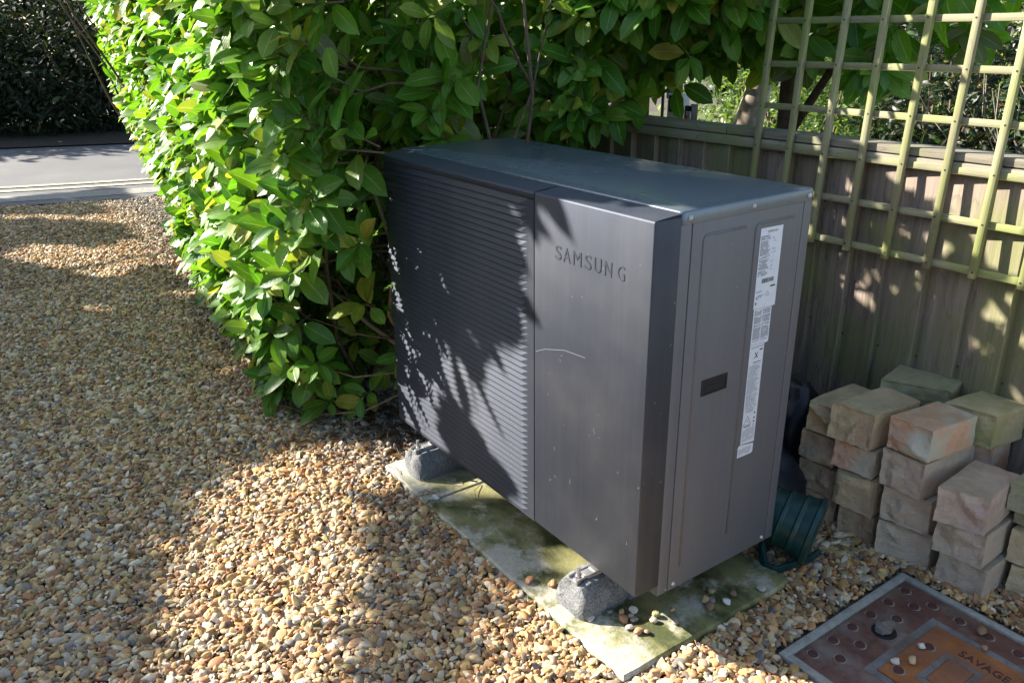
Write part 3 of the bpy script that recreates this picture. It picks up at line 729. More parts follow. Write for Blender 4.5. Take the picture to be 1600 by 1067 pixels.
def scatter(name, pts, scl, rot, idx, col, label):
    me = bpy.data.meshes.new(name); n = len(pts); me.vertices.add(n); me.vertices.foreach_set('co', pts.astype(np.float32).ravel())
    for nm, ty, d, key in (('pscl','FLOAT_VECTOR',scl,'vector'),('prot','FLOAT_VECTOR',rot,'vector'),('pidx','INT',idx,'value'),('pcol','FLOAT_COLOR',col,'color')):
        a = me.attributes.new(nm, ty, 'POINT'); a.data.foreach_set(key, np.ascontiguousarray(d).ravel())
    o = link(name, me); kind(o, 'stuff', label)
    ng = bpy.data.node_groups.new(name, 'GeometryNodeTree'); ng.interface.new_socket('Geometry', in_out='INPUT', socket_type='NodeSocketGeometry'); ng.interface.new_socket('Geometry', in_out='OUTPUT', socket_type='NodeSocketGeometry')
    N = ng.nodes; i = N.new('NodeGroupInput'); ou = N.new('NodeGroupOutput'); ip = N.new('GeometryNodeInstanceOnPoints'); ci = N.new('GeometryNodeCollectionInfo')
    ci.inputs['Collection'].default_value = PV; ci.inputs['Separate Children'].default_value = True; ci.inputs['Reset Children'].default_value = True
    def na(nm, ty): x = N.new('GeometryNodeInputNamedAttribute'); x.data_type = ty; x.inputs['Name'].default_value = nm; return x.outputs['Attribute']
    L = ng.links.new; L(i.outputs[0], ip.inputs['Points']); L(ci.outputs[0], ip.inputs['Instance']); ip.inputs['Pick Instance'].default_value = True
    L(na('pidx','INT'), ip.inputs['Instance Index']); L(na('pscl','FLOAT_VECTOR'), ip.inputs['Scale'])
    e2r = N.new('FunctionNodeEulerToRotation'); L(na('prot','FLOAT_VECTOR'), e2r.inputs[0]); L(e2r.outputs[0], ip.inputs['Rotation'])
    L(ip.outputs[0], ou.inputs[0]); md = o.modifiers.new('scatter', 'NODES'); md.node_group = ng; return o
def sun_noise(x, y, f, s): return noise.noise(Vector((x*f+s, y*f-s, s)))
def gravel():
    P=[];S=[];Ro=[];I=[];C=[]
    def cell(x0,x1,y0,y1,step,layers,smin,smax):
        nonlocal P
        for ly in range(layers):
            nx=int((x1-x0)/step); ny=int((y1-y0)/step)
            gx,gy=np.meshgrid(np.arange(nx),np.arange(ny)); x=(x0+(gx+rng.random(gx.shape))*step).ravel(); y=(y0+(gy+rng.random(gy.shape))*step).ravel()
            dx=x-CAM.x; dy=y-CAM.y; fw=dx*math.sin(YAW)+dy*math.cos(YAW); lt=dx*math.cos(YAW)-dy*math.sin(YAW)
            ok=(fw>.35)&(np.abs(lt)<fw*.78+.55)
            ok&=~((x>.10)&(x<1.355)&(y>-.108)&(y<.527)); ok&=~((x>1.49)&(y>.262)&(y<.84)); ok&=y<1.2
            ok&=(x>-6.02+.28*y-.02*y*y + .05*np.sin(y*9))
            x=x[ok];y=y[ok];n=len(x)
            # finer, greyer chippings under the hedge
            hd = np.clip(1-np.hypot(np.maximum(0,-(x+1.6))*.4, 0)*0 - np.abs(y-.12+.10*np.clip(-x-1,0,4)*-.5)/.42,0,1)*(x<.12)
            s=np.exp(rng.normal(0,.40,n))*(.0172 if smax>.02 else .008); s=np.clip(s,smin,smax); fine=(rng.random(n)<hd*.9); s=np.where(fine,s*.5,s)
            z=np.array([gh(a,b) for a,b in zip(x,y)])+(.0015 if ly==0 else .0065)+rng.random(n)*.004 - np.where(fine,.002,0)
            P.append(np.stack([x,y,z],1)); fl=rng.uniform(.35,.7,n)
            S.append(np.stack([s*rng.uniform(1.0,1.45,n),s*rng.uniform(.8,1.05,n),s*fl],1))
            Ro.append(np.stack([rng.normal(0,.5,n),rng.normal(0,.5,n),rng.random(n)*6.28],1)); I.append(rng.integers(0,16,n))
            c=PEBC[rng.choice(len(PEBC),n,p=PEBW)]*rng.uniform(.72,1.15,(n,1))*np.array([[1.10,1.0,.80]]); g=c.mean(1,keepdims=True)
            gr=np.clip(hd*.8+.0,0,.9)[:,None]; c=c*(1-gr)+ (g*.85*np.array([[1,.97,.92]]))*gr
            C.append(np.concatenate([c,np.ones((n,1))],1))
    cell(-1.2,3.0,-1.9,1.2,.0125,1,.004,.011)
    cell(-1.2,3.0,-1.9,1.2,.0155,2,.009,.034)
    cell(-3.2,-1.2,-3.2,1.2,.0170,2,.011,.034)
    cell(-6.3,-3.2,-4.4,1.0,.0210,2,.013,.034)
    P=np.concatenate(P);print('pebbles',len(P))
    scatter('gravel',P,np.concatenate(S),np.concatenate(Ro),np.concatenate(I).astype(np.int32),np.concatenate(C).astype(np.float32),'loose tan, brown and white pebbles covering the drive')
    # stray pebbles lying on the slab and on the manhole
    spots=[(1.20,.03),(1.22,.05),(1.16,.02),(1.25,.09),(1.235,.02),(1.27,.045),(1.29,.13),(1.30,.25),(1.285,.27),(1.31,.30),(1.275,.26),(1.30,.34),(1.26,.30),(1.33,.42),(1.14,.0),(1.13,-.015),(1.15,-.04),(1.205,.055),(1.24,.11),(1.18,.045),(.93,-.075),(1.25,.16),(.40,-.07),(.98,-.03),(1.19,.075),(1.26,.03)]
    n=len(spots); P=np.array([(a,b,.028) for a,b in spots]+[(1.76,.755,.013),(1.70,.575,.016),(1.715,.508,.017),(1.69,.475,.014),(1.795,.70,.012)]); n=len(P); s=rng.uniform(.016,.027,n)
    c=PEBC[rng.choice(len(PEBC),n,p=PEBW)]
    scatter('stray_pebbles',P,np.stack([s*1.2,s,s*.7],1),np.stack([rng.normal(0,.2,n),rng.normal(0,.2,n),rng.random(n)*6],1),rng.integers(0,16,n).astype(np.int32),np.concatenate([c,np.ones((n,1))],1).astype(np.float32),'few loose pebbles lying on the slab and the manhole cover')
gravel()

# ------------------------------------------------------------------ leaves
def leaf_mat(name, attr, rough=.32, trans=.45):
    t = NT(name)
    if attr: src = t.n("ShaderNodeAttribute", attribute_name='lcol').outputs['Color']
    else: src = t.n("ShaderNodeObjectInfo").outputs['Color']
    uv = t.n("ShaderNodeUVMap").outputs[0]; sx = t.n("ShaderNodeSeparateXYZ"); t.l(uv, sx.inputs[0]); u, v = sx.outputs[0], sx.outputs[1]
    au = t.math('ABSOLUTE', t.math('SUBTRACT', u, .5))
    mid = t.ramp(au, [(.0,1.0),(.045,0.0)])
    vein = t.math('FRACT', t.math('ADD', t.math('MULTIPLY', v, 8.0), t.math('MULTIPLY', au, -5.0))); vn = t.ramp(vein, [(.0,1.0),(.09,0.0),(.93,0.0),(1.0,1.0)])
    c = t.mix(src, t.mix(src, (1,1,.55), .35), t.math('MULTIPLY', mid, .75)); c = t.mix(c, t.mix(src, (1,1,.55), .18), t.math('MULTIPLY', vn, .45))
    nz = t.noise(14, 3, .6, t.gen()); c = t.mix(c, t.mix(c,(.6,.65,.5),1.0,'MULTIPLY'), t.ramp(nz.outputs[0], [(.4,0.0),(.7,.7)]))
    sp = t.noise(55, 3, .6, t.gen()); c = t.mix(c, (.16,.10,.04), t.math('MULTIPLY', t.ramp(sp.outputs[0], [(.68,0.0),(.72,1.0)]), .7))
    geo = t.n("ShaderNodeNewGeometry"); under = t.mix(c, (.20,.26,.12), .35); c2 = t.mix(c, under, geo.outputs['Backfacing'])
    rg = t.math('ADD', t.math('MULTIPLY', geo.outputs['Backfacing'], .3), rough)
    t.set(Base_Color=c2, Roughness=rg); t.b.inputs['Specular IOR Level'].default_value = .5 if rough < .6 else .12
    hb = t.math('ADD', t.math('MULTIPLY', vn, -.4), t.math('MULTIPLY', mid, -1.0)); bp = t.bump(t.math('ADD', hb, t.math('MULTIPLY', nz.outputs[0], 1.2)), .35, .002)
    tr = t.n("ShaderNodeBsdfTranslucent"); t.l(t.mix(c, (1.2,1.3,.4), 1.0, 'MULTIPLY'), tr.inputs[0]); t.l(bp.outputs[0], tr.inputs['Normal'])
    mx = t.n("ShaderNodeMixShader"); mx.inputs[0].default_value = trans; t.l(t.b.outputs[0], mx.inputs[1]); t.l(tr.outputs[0], mx.inputs[2]); t.l(mx.outputs[0], t.o.inputs[0]); return t.m
M_DULL = leaf_mat('dull_leaf', True, .7, .15); M_LEAF = leaf_mat('laurel_leaf', True, .38); M_LEAFO = leaf_mat('laurel_leaf_single', False, .38)
M_BARK = plain('bark', (.11,.075,.05), .9, var=.4, scale=40)
def leaf_geo(k, seg=6, wr=.46):
    """one leaf of unit length along +Y, normal +Z; returns verts, faces, uv"""
    rs = random.Random(k); vs=[]; uv=[]; cup = rs.uniform(.05,.16); droop = rs.uniform(.02,.32); tw = rs.uniform(-.35,.35); wav = rs.uniform(.0,.02)
    for i in range(seg+1):
        t = i/seg; wd = wr*.5*(math.sin(math.pi*min(1,t**1.12))**.62) if 0 < t < 1 else .004
        for j in (-1,-.5,0,.5,1):
            if (i in (0,)) and j: pass
            x = j*wd; z = abs(x)*cup*2.2 - droop*t*t + wav*math.sin(t*14+j*2)*abs(j); a = tw*t
            vs.append((x*math.cos(a), t, z + x*math.sin(a))); uv.append((.5+j*.5, t))
    fs = [(i*5+q, i*5+q+1, (i+1)*5+q+1, (i+1)*5+q) for i in range(seg) for q in range(4)]
    o = len(vs); vs += [(-.006,-.10,.012),(.006,-.10,.012)]; uv += [(.49,0),(.51,0)]; fs.append((o,o+1,3,1))
    return np.array(vs), fs, np.array(uv)
LG = [leaf_geo(k) for k in range(8)]
LGs = [leaf_geo(k+20, 3) for k in range(4)]
def mesh_leaves(name, mats, variants, idx, Ms, cols):
    """join many leaves in one mesh. Ms: (n,4,4)"""
    V=[];F=[];U=[];Cc=[];off=0
    for k,(vs,fs,uv) in enumerate(variants):
        sel=np.where(idx==k)[0]
        if not len(sel): continue
        h=np.concatenate([vs,np.ones((len(vs),1))],1); W=np.einsum('nij,vj->nvi',Ms[sel],h)[:,:,:3]; n=len(sel); m=len(vs); f=np.array(fs)
        V.append(W.reshape(-1,3)); F.append((f[None]+ (np.arange(n)*m)[:,None,None]+off).reshape(-1,4)); U.append(np.tile(uv[f.ravel()],(n,1))); Cc.append(np.repeat(cols[sel],m,0)); off+=n*m
    V=np.concatenate(V);F=np.concatenate(F);U=np.concatenate(U);Cc=np.concatenate(Cc)
    me=bpy.data.meshes.new(name); me.vertices.add(len(V)); me.vertices.foreach_set('co',V.astype(np.float32).ravel()); me.loops.add(F.size); me.loops.foreach_set('vertex_index',F.ravel().astype(np.int32))
    me.polygons.add(len(F)); me.polygons.foreach_set('loop_start',(np.arange(len(F))*4).astype(np.int32)); me.update(calc_edges=True)
    me.polygons.foreach_set('use_smooth',np.ones(len(F),bool)); ul=me.uv_layers.new(name='UVMap'); ul.data.foreach_set('uv',U.astype(np.float32).ravel())
    a=me.attributes.new('lcol','FLOAT_COLOR','POINT'); a.data.foreach_set('color',np.concatenate([Cc,np.ones((len(Cc),1))],1).astype(np.float32).ravel()); me.materials.append(mats); return me
def single_meshes():
    out=[]
    for vs,fs,uv in LG:
        me=mesh_leaves('leaf',M_LEAFO,[(vs,fs,uv)],np.zeros(1,int),np.eye(4)[None],np.ones((1,3))); out.append(me)
    return out
LM = single_meshes()
def leafM(pos, d, nrm, L, wsc=1.0):
    d = d.normalized(); x = d.cross(nrm); 
    if x.length < 1e-3: x = d.cross(Vector((1,0,0)))
    x.normalize(); z = x.cross(d)
    return np.array([[x.x*L*wsc, d.x*L, z.x*L, pos.x],[x.y*L*wsc, d.y*L, z.y*L, pos.y],[x.z*L*wsc, d.z*L, z.z*L, pos.z],[0,0,0,1]])
def leaf_color(rs, young=0.0, dark=1.0):
    r = rs.random()
    if r < .035: c = (.46,.42,.06)
    elif r < .085: c = (.32,.36,.06)
    elif r < .10: c = (.20,.12,.07)
    elif r < .11: c = (.13,.075,.045)
    elif r < .46: c = (.17,.34,.035)
    elif r < .80: c = (.10,.27,.022)
    else: c = (.055,.18,.022)
    if young and rs.random() < young: c = (.20,.34,.045)
    f = rs.uniform(.8,1.2)*dark; return (c[0]*f, c[1]*f, c[2]*f)
def plant(root, tips, name_many, rs, n_single=0, L=(.075,.16), per=(5,8), young=.15, hang=.0, dark=1.0, avoid=None):
    """tips: list of (pos, outward dir). Leaves whorl round each shoot; biggest in view become parts, the rest one mesh"""
    Ms=[];cols=[];idx=[]; stems=MB()
    for (p, d) in tips:
        d = d.normalized(); n = rs.randint(*per); a0 = rs.uniform(0,6.28); ln = rs.uniform(.05,.12); c0 = leaf_color(rs, young, dark)
        s = d.cross(Vector((0,0,1))); s = s.normalized() if s.length > .05 else Vector((1,0,0)); u = s.cross(d)
        stems.tube([p-d*ln*1.5, p-d*ln*.5+Vector((0,0,.004)), p], [.0032,.0026,.0018], 4, caps=False)
        for k in range(n):
            a = a0 + k*2.4; t = k/n; out = s*math.cos(a)+u*math.sin(a)
            dd = (out*(1.0-.45*t) + d*(.15+.75*t) + Vector((0,0,rs.uniform(-.25,.22)-hang))).normalized()
            q = p - d*ln*(1-t); nrm = (d*1.0 + Vector((0,0,.85)) - dd*.2 + Vector((rs.uniform(-.35,.35),)*1+(rs.uniform(-.35,.35),rs.uniform(-.2,.2)))).normalized()
            l_ = rs.uniform(*L)*(1-.35*t if t > .7 else 1)
            if avoid and avoid(q+dd*l_): continue
            Ms.append(leafM(q+dd*l_*.1, dd, nrm, l_, rs.uniform(.92,1.18))); c1 = leaf_color(rs, young, dark); f = .55
            cols.append(tuple(a_*f+b_*(1-f) for a_, b_ in zip(c1, c0)) if sum(c1) < .6 else c1); idx.append(rs.randrange(len(LG)))
    Ms=np.array(Ms);cols=np.array(cols);idx=np.array(idx); single=[]
    if n_single:
        best={}; sz=[]
        for i,m in enumerate(Ms):
            c=Vector(m[:3,3]+m[:3,1]*.5); x,y,z=project(c)
            if not (0<x<1600 and 0<y<1067): continue
            Lp=np.linalg.norm(m[:3,1]); nv=Vector(m[:3,2]).normalized(); a=abs((c-CAM).normalized().dot(nv))*(Lp/z)**2*1e4
            for gx in (-1,0,1):
                for gy in (-1,0,1):
                    key=(int(x//14)+gx,int(y//14)+gy)
                    if key not in best or best[key][0]>z: best[key]=(z,i,gx==0 and gy==0)
            sz.append((a,i,(int(x//14),int(y//14)),z))
        vis=[(a,i) for a,i,key,z in sz if best[key][0]>z-.03]; vis.sort(reverse=True); single=[i for a,i in vis[:n_single]]
        for i in single:
            o=bpy.data.objects.new('leaf',LM[idx[i]]); COL.objects.link(o); o.parent=root; o.matrix_local=root.matrix_world.inverted()@Matrix(Ms[i].tolist()) if False else Matrix.Translation(-root.location)@Matrix(Ms[i].tolist()); o.color=tuple(cols[i])+(1,)
    rest=np.setdiff1d(np.arange(len(Ms)),single)
    for m in Ms: pass
    sh=np.eye(4); sh[:3,3]=-np.array(root.location)
    me=mesh_leaves(name_many,M_LEAF,LG,idx[rest],np.einsum('ij,njk->nik',sh,Ms[rest]),cols[rest]); o=link(name_many,me,root); o['kind']='stuff'
    stems.v=[tuple(Vector(v)-Vector(root.location)) for v in stems.v]; o=stems.obj('shoots',M_BARK,root); o['kind']='stuff'
    return len(Ms)
def interp(x, tab):
    for (a,b),(c,d) in zip(tab, tab[1:]):
        if a <= x <= c or c <= x <= a: return b+(d-b)*(x-a)/(c-a)
    return tab[0][1] if abs(x-tab[0][0]) < abs(x-tab[-1][0]) else tab[-1][1]
def inpoly(x,y,P):
    c=False; j=len(P)-1
    for i in range(len(P)):
        if (P[i][1]>y)!=(P[j][1]>y) and x<(P[j][0]-P[i][0])*(y-P[i][1])/(P[j][1]-P[i][1])+P[i][0]: c=not c
        j=i
    return c
GRILLE_LIT=[(.60,1.2),(.60,1.0),(.50,.92),(.70,.84),(.52,.76),(.44,.62),(.58,.53),(.40,.47),(.42,.30),(.60,.20),(.66,.0),(1.6,0),(1.6,1.2)]
def hedge():
    rs = random.Random(11); E = empty('laurel_hedge', (-2.5,.6,0)); tag(E, 'cherry laurel hedge with glossy green leaves left of and behind the heat pump', 'hedge')
    fy = [(-6.3,.30),(-5.6,.14),(-4.6,.0),(-3.4,-.11),(-2,-.18),(-1.2,-.24),(-.62,-.35),(-.4,-.30),(-.2,-.12),(-.08,.02)]
    fy2 = fy[:-4] + [(-.7,-.30),(-.35,-.33),(-.05,-.30),(.04,-.18),(.05,-.03)]
    def face(x, z):
        y = interp(x, fy2 if z > .56+.08*noise.noise(Vector((x*5,1,1))) else fy)
        if z < .5: y += .17*(1-z/.5)**1.5
        if x < -2: y += min(1,(-2-x)/2)*(.10 + .28*max(0, 1-z/1.1))
        if z > 1.3: y += -.05*(z-1.3)
        return y + .07*noise.noise(Vector((x*2.2, z*2.2, 3))) + .04*noise.noise(Vector((x*6, z*6, 8)))
    tips = []; shade_tips = []
    av = lambda p: (-.03 < p.x < 1.30 and -.03 < p.y < .55 and p.z < 1.14) or p.z < .02
    # long face
    def shell(n, dep, zmax=1.84):
        c = 0
        while c < n:
            x = -6.2 + 6.25*rs.random()**.78; z = .05 + (zmax-.05)*rs.random()
            if x > -.4 and rs.random() < .5: continue
            if x > -.55 and z < .5 and rs.random() < .7: continue
            if x > -.7 and dep > .1 and rs.random() < .75: continue
            y = face(x, z) + dep*abs(rs.gauss(0,1)); 
            dx = (interp(x+.15, fy)-interp(x-.15, fy))/.3
            nrm = Vector((dx, -1, .0)).normalized(); d = (nrm*1.0 + Vector((rs.uniform(-.6,.6), rs.uniform(-.3,.3), rs.uniform(-.35,.75))))
            tips.append((Vector((x,y,z)), d)); c += 1
    shell(2000, .05); shell(1100, .22); shell(700, .6)
    # top surface
    for _ in range(700):
        x = rs.uniform(-6.2,-.1); tips.append((Vector((x, rs.uniform(interp(x,fy), 1.0), 1.84+rs.uniform(-.10,.10))), Vector((rs.uniform(-.5,.5), rs.uniform(-.5,.3), 1))))
    # foliage behind the unit, thinning towards its bare stems, and hanging over the fence
    for _ in range(330):
        x = rs.uniform(-.35,.62); z = 1.13 + 1.0*rs.random(); y = .72 + .18*rs.random() + .10*(z-1.1)
        if z < 1.25 and x > .30: continue
        if z < 1.5 and x > .08: continue
        if z < 1.62 and x > .3: continue
        tips.append((Vector((x,y,z)), Vector((.35+rs.uniform(-.5,.5), -.8, rs.uniform(-.5,.4)))))
    for _ in range(200):
        x = rs.uniform(-.3,.5); z = 1.5 + .7*rs.random(); tips.append((Vector((x, rs.uniform(.85,1.3), z)), Vector((.3,-.8,rs.uniform(-.5,.3)))))
    for _ in range(900):      # dense back of the hedge
        x = rs.uniform(-3.4,.55); z = .5 + 1.7*rs.random()
        if z < 1.15 and x > -.25 or z < 1.45 and x > .0: continue
        tips.append((Vector((x, 1.0+.15*rs.random(), z)), Vector((.2,-.8,rs.uniform(-.3,.3)))))
    for _ in range(500):
        x = rs.uniform(-3.2,.5); z = (1.2 if x < 0 else 1.5) + .9*rs.random(); tips.append((Vector((x, 1.3+.15*rs.random(), z)), Vector((.2,-.8,rs.uniform(-.3,.3)))))
    # unseen loose leaf sprays added toward the sun to shade grille and top panel
    c = 0
    while c < 170:
        x = rs.uniform(.50,1.25); z = rs.uniform(.12,1.3); y = 0
        if z <= 1.09:
            if inpoly(x, z, GRILLE_LIT): continue
        else:
            y = (z-1.10)*2.4; z = 1.10
            if x > .88 and y < .12: continue
        if z == 1.10 and x < .55+y*1.2: continue
        if noise.noise(Vector((x*7, z*7+y*5, 2))) > (-.02 if z == 1.10 else .33): continue
        s_ = 1.0
        while s_ < 4:
            p = Vector((x-1.4*s_, y-1.02*s_, z+s_)); a, b, d_ = project(p)
            if d_ < .3 or b < -90 or a < -90: break
            s_ += .05
        p = Vector((x-1.4*s_, y-1.02*s_, z+s_)) + SUN*rs.uniform(0,.22); shade_tips.append((p, Vector((rs.uniform(-.5,.5),rs.uniform(-1,.2),rs.uniform(-.2,.6))))); c += 1
    for _ in range(26):
        tips.append((Vector((rs.uniform(-.5,-.05), rs.uniform(.25,.5), rs.uniform(1.0,1.6))), Vector((.7,-.9,rs.uniform(-.2,.4)))))
    # rosette leaning out over the fence in front of the gap
    tips.append((Vector((.18,.98,1.54)), Vector((.8,-.7,.25)))); tips.append((Vector((.30,1.1,1.36)), Vector((.7,-.6,-.2)))); tips.append((Vector((.02,.78,1.20)), Vector((.6,-.7,-.3))))
    # low trailing shoots by the left corner of the unit
    for _ in range(40):
        x = rs.uniform(-.95,-.5); tips.append((Vector((x, -.18+.25*(x+.95)+rs.uniform(0,.2), rs.uniform(.08,.3))), Vector((rs.uniform(-.2,.5),-1,rs.uniform(-.4,.2)))))
    n = plant(E, tips+shade_tips, 'leaves', rs, 300, avoid=av); print('hedge leaves', n)
    # woody frame
    br = 0
    for k in range(34):
        bx = -5.3+5.2*k/33+rs.uniform(-.1,.1) if k < 26 else rs.uniform(-.9,-.1); by = .62+rs.uniform(-.2,.2) if k < 26 else rs.uniform(.15,.75); pts=[Vector((bx,by,-.05))]; a = Vector((rs.uniform(-.25,.25), rs.uniform(-.35,.1), 1))
        for s_ in range(6):
            pts.append(pts[-1]+(a+Vector((rs.uniform(-.3,.3),rs.uniform(-.3,.3),0)))*.33)
        rd = rs.uniform(.012,.022) if k < 26 else rs.uniform(.007,.012)
        mb = MB().tube(pts, [rd*(1-.12*i) for i in range(7)], 7)
        for s_ in range(1,6):
            for _ in range(3 if k < 26 else 1):
                q=pts[s_]; dr=Vector((rs.uniform(-.7,.7),-1+rs.uniform(-.4,.6),rs.uniform(-.1,.8))).normalized(); pp=[q]
                for w_ in range(4): pp.append(pp[-1]+(dr+Vector((rs.uniform(-.4,.4),rs.uniform(-.4,.4),rs.uniform(-.3,.3))))*.13)
                if any(z_.y < face(z_.x, z_.z)+.06 or z_.x < -6.1 for z_ in pp): continue
                if any(-.04<z_.x<1.3 and -.05<z_.y<.55 and z_.z<1.14 for z_ in pp): continue
                mb.tube(pp, [.007,.006,.005,.004,.0025], 5)
        mb.v=[tuple(Vector(v)-E.location) for v in mb.v]; mb.obj('branch', M_BARK, E, smooth=True)
    # the knotty stem and arching bare shoot by the corner
    mb = MB().tube([(-.16,.30,.0),(-.17,.22,.14),(-.14,.16,.30),(-.20,.10,.46),(-.16,.12,.70),(-.28,.10,.95)], [.016,.014,.013,.011,.009,.007], 8)
    mb.tube([(-.14,.16,.30),(-.3,.06,.40),(-.5,-.02,.52)], [.010,.008,.005], 6).tube([(-.16,.12,.62),(-.08,.10,.78),(-.07,.2,.98)], [.009,.006,.004], 6)
    mb.tube([(-.14,.12,.16),(-.25,-.02,.07),(-.42,-.17,.03),(-.60,-.26,.05)], [.004,.004,.0035,.003], 5).tube([(-.15,.12,.24),(-.3,-.02,.20),(-.48,-.12,.22),(-.62,-.2,.20)], [.004,.004,.003,.002], 5)
    mb.v=[tuple(Vector(v)-E.location) for v in mb.v]; mb.obj('branch', plain('pale_bark',(.22,.16,.10),.85,var=.3), E, smooth=True)
hedge()
def overhang():
    rs = random.Random(5); E = empty('laurel_tree', (.35,2.0,0)); tag(E, 'laurel tree leaning over the fence with large drooping leaves behind the trellis', 'tree')
    tips = []
    for _ in range(230):
        x = rs.uniform(-.7,.92); y = 1.5+rs.random()*.5; lo = 1.31 if x < .15 else (1.38 if x < .35 else 1.26+.25*max(0,(x-.55)))
        z = lo + .95*rs.random(); tips.append((Vector((x,y,z)), Vector((.3+rs.uniform(-.5,.5),-.7,-.55+rs.uniform(-.4,.4)))))
    for _ in range(300):
        tips.append((Vector((rs.uniform(-1.6,.9), 1.8+rs.random()*.9, 1.6+rs.random()*1.0)), Vector((rs.uniform(-.5,.5),-.7,rs.uniform(-.6,.5)))))
    plant(E, tips, 'leaves', rs, 90, hang=.35, L=(.10,.15), dark=1.0)
    mb = MB().tube([(0,0,-.05),(-.05,-.05,.5),(-.2,-.1,1.0),(-.15,-.2,1.6),(.0,-.2,2.2)], [.055,.05,.045,.035,.02], 10)
    for p0,p1 in (((-.2,-.1,1.0),(.35,-.35,1.5)),((-.18,-.15,1.3),(-.7,-.2,1.8)),((-.15,-.2,1.6),(.5,-.3,2.0))):
        a=Vector(p0);b=Vector(p1); mb.tube([a,a.lerp(b,.5)+Vector((0,0,.06)),b],[.022,.016,.008],7)
    mb.obj('trunk', M_BARK, E, smooth=True)
overhang()

# ------------------------------------------------------------------ shrubs, trees and far hedge made of small leaf faces
def foliage(name, parent, blobs, n, size, cols, rs, mat=None, keep=None, normal_out=.5):
    """blobs: (cx,cy,cz,rx,ry,rz)"""
    Ms=[];C=[];idx=[]; wts=[b[3]*b[4]+b[3]*b[5]+b[4]*b[5] for b in blobs]; tot=sum(wts); org=Vector(parent.location)
    for b,wt in zip(blobs,wts):
        for _ in range(int(n*wt/tot)):
            d=Vector((rs.gauss(0,1),rs.gauss(0,1),rs.gauss(0,1))).normalized(); r=rs.random()**.33; r=.45+.6*r if rs.random()<.8 else r
            r*=1+.3*noise.noise(d*2.2+Vector((b[0],b[1],0)))
            p=Vector((b[0]+d.x*r*b[3], b[1]+d.y*r*b[4], b[2]+d.z*r*b[5]))
            if p.z<.03 or (keep and not keep(p)): continue
            dd=(d*.5+Vector((rs.uniform(-1,1),rs.uniform(-1,1),rs.uniform(-.8,.6)))).normalized(); nr=(d*normal_out+Vector((0,0,.6))+Vector((rs.uniform(-.6,.6),rs.uniform(-.6,.6),rs.uniform(-.6,.6)))).normalized()
            Ms.append(leafM(p-org,dd,nr,size*rs.uniform(.7,1.3))); c=rs.choice(cols); f=rs.uniform(.75,1.25); C.append((c[0]*f,c[1]*f,c[2]*f)); idx.append(rs.randrange(len(LGs)))
    me=mesh_leaves(name,mat or M_LEAF,LGs,np.array(idx),np.array(Ms),np.array(C)); o=link(name,me,parent); o['kind']='stuff'; return o
def stems_of(E, base, ends, rad, mat=None):
    mb=MB()
    for b in ends:
        a=Vector(base)+Vector((random.uniform(-.08,.08),random.uniform(-.08,.08),0)); b=Vector(b); m=a.lerp(b,.5)+Vector((random.uniform(-.1,.1),random.uniform(-.1,.1),.05)); mb.tube([a-E.location,m-E.location,b-E.location],[rad,rad*.75,rad*.3],6)
    mb.obj('trunk' if rad>.03 else 'stems', mat or M_BARK, E, smooth=True)
rs = random.Random(3)
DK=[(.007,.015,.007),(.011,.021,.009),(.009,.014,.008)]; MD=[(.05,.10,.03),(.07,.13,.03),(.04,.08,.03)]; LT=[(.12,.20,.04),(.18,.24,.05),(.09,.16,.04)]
# far side hedge of the road
for i,y in enumerate((-5.5,-3.2,-1.1,1.0,3.2)):
    E=empty('roadside_bush',(-12.3+.38*y,y,.05)); tag(E, ['dark evergreen bush far along the road, outside the left edge','dark ivy covered bush at the left edge beyond the road','dark roadside bush straight behind the yellow lines','dark roadside bush just left of the laurel hedge top','dark roadside bush hidden behind the laurel hedge'][i],'bush','dark bushes along the far side of the road')
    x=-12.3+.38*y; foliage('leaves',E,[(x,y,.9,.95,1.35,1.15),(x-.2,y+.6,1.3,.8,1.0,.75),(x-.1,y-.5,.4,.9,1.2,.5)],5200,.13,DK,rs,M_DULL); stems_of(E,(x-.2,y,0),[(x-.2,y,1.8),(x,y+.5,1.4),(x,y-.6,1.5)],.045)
# tall trees behind that bush line, in shade
for i,(x,y) in enumerate(((-15,-3.5),(-15.5,.5),(-14.5,4.5))):
    E=empty('roadside_tree',(x,y,.05)); tag(E,['tall dark tree beyond the road, leftmost','tall dark tree beyond the road, behind the ivy bushes','tall dark tree beyond the road, behind the laurel hedge'][i],'tree','tall trees beyond the road')
    foliage('crown',E,[(x,y,2.0,1.7,2.4,1.2),(x,y,1.2,1.6,2.4,1.2)],4200,.26,DK,rs,M_DULL); stems_of(E,(x,y,0),[(x,y,2.6)],.16)
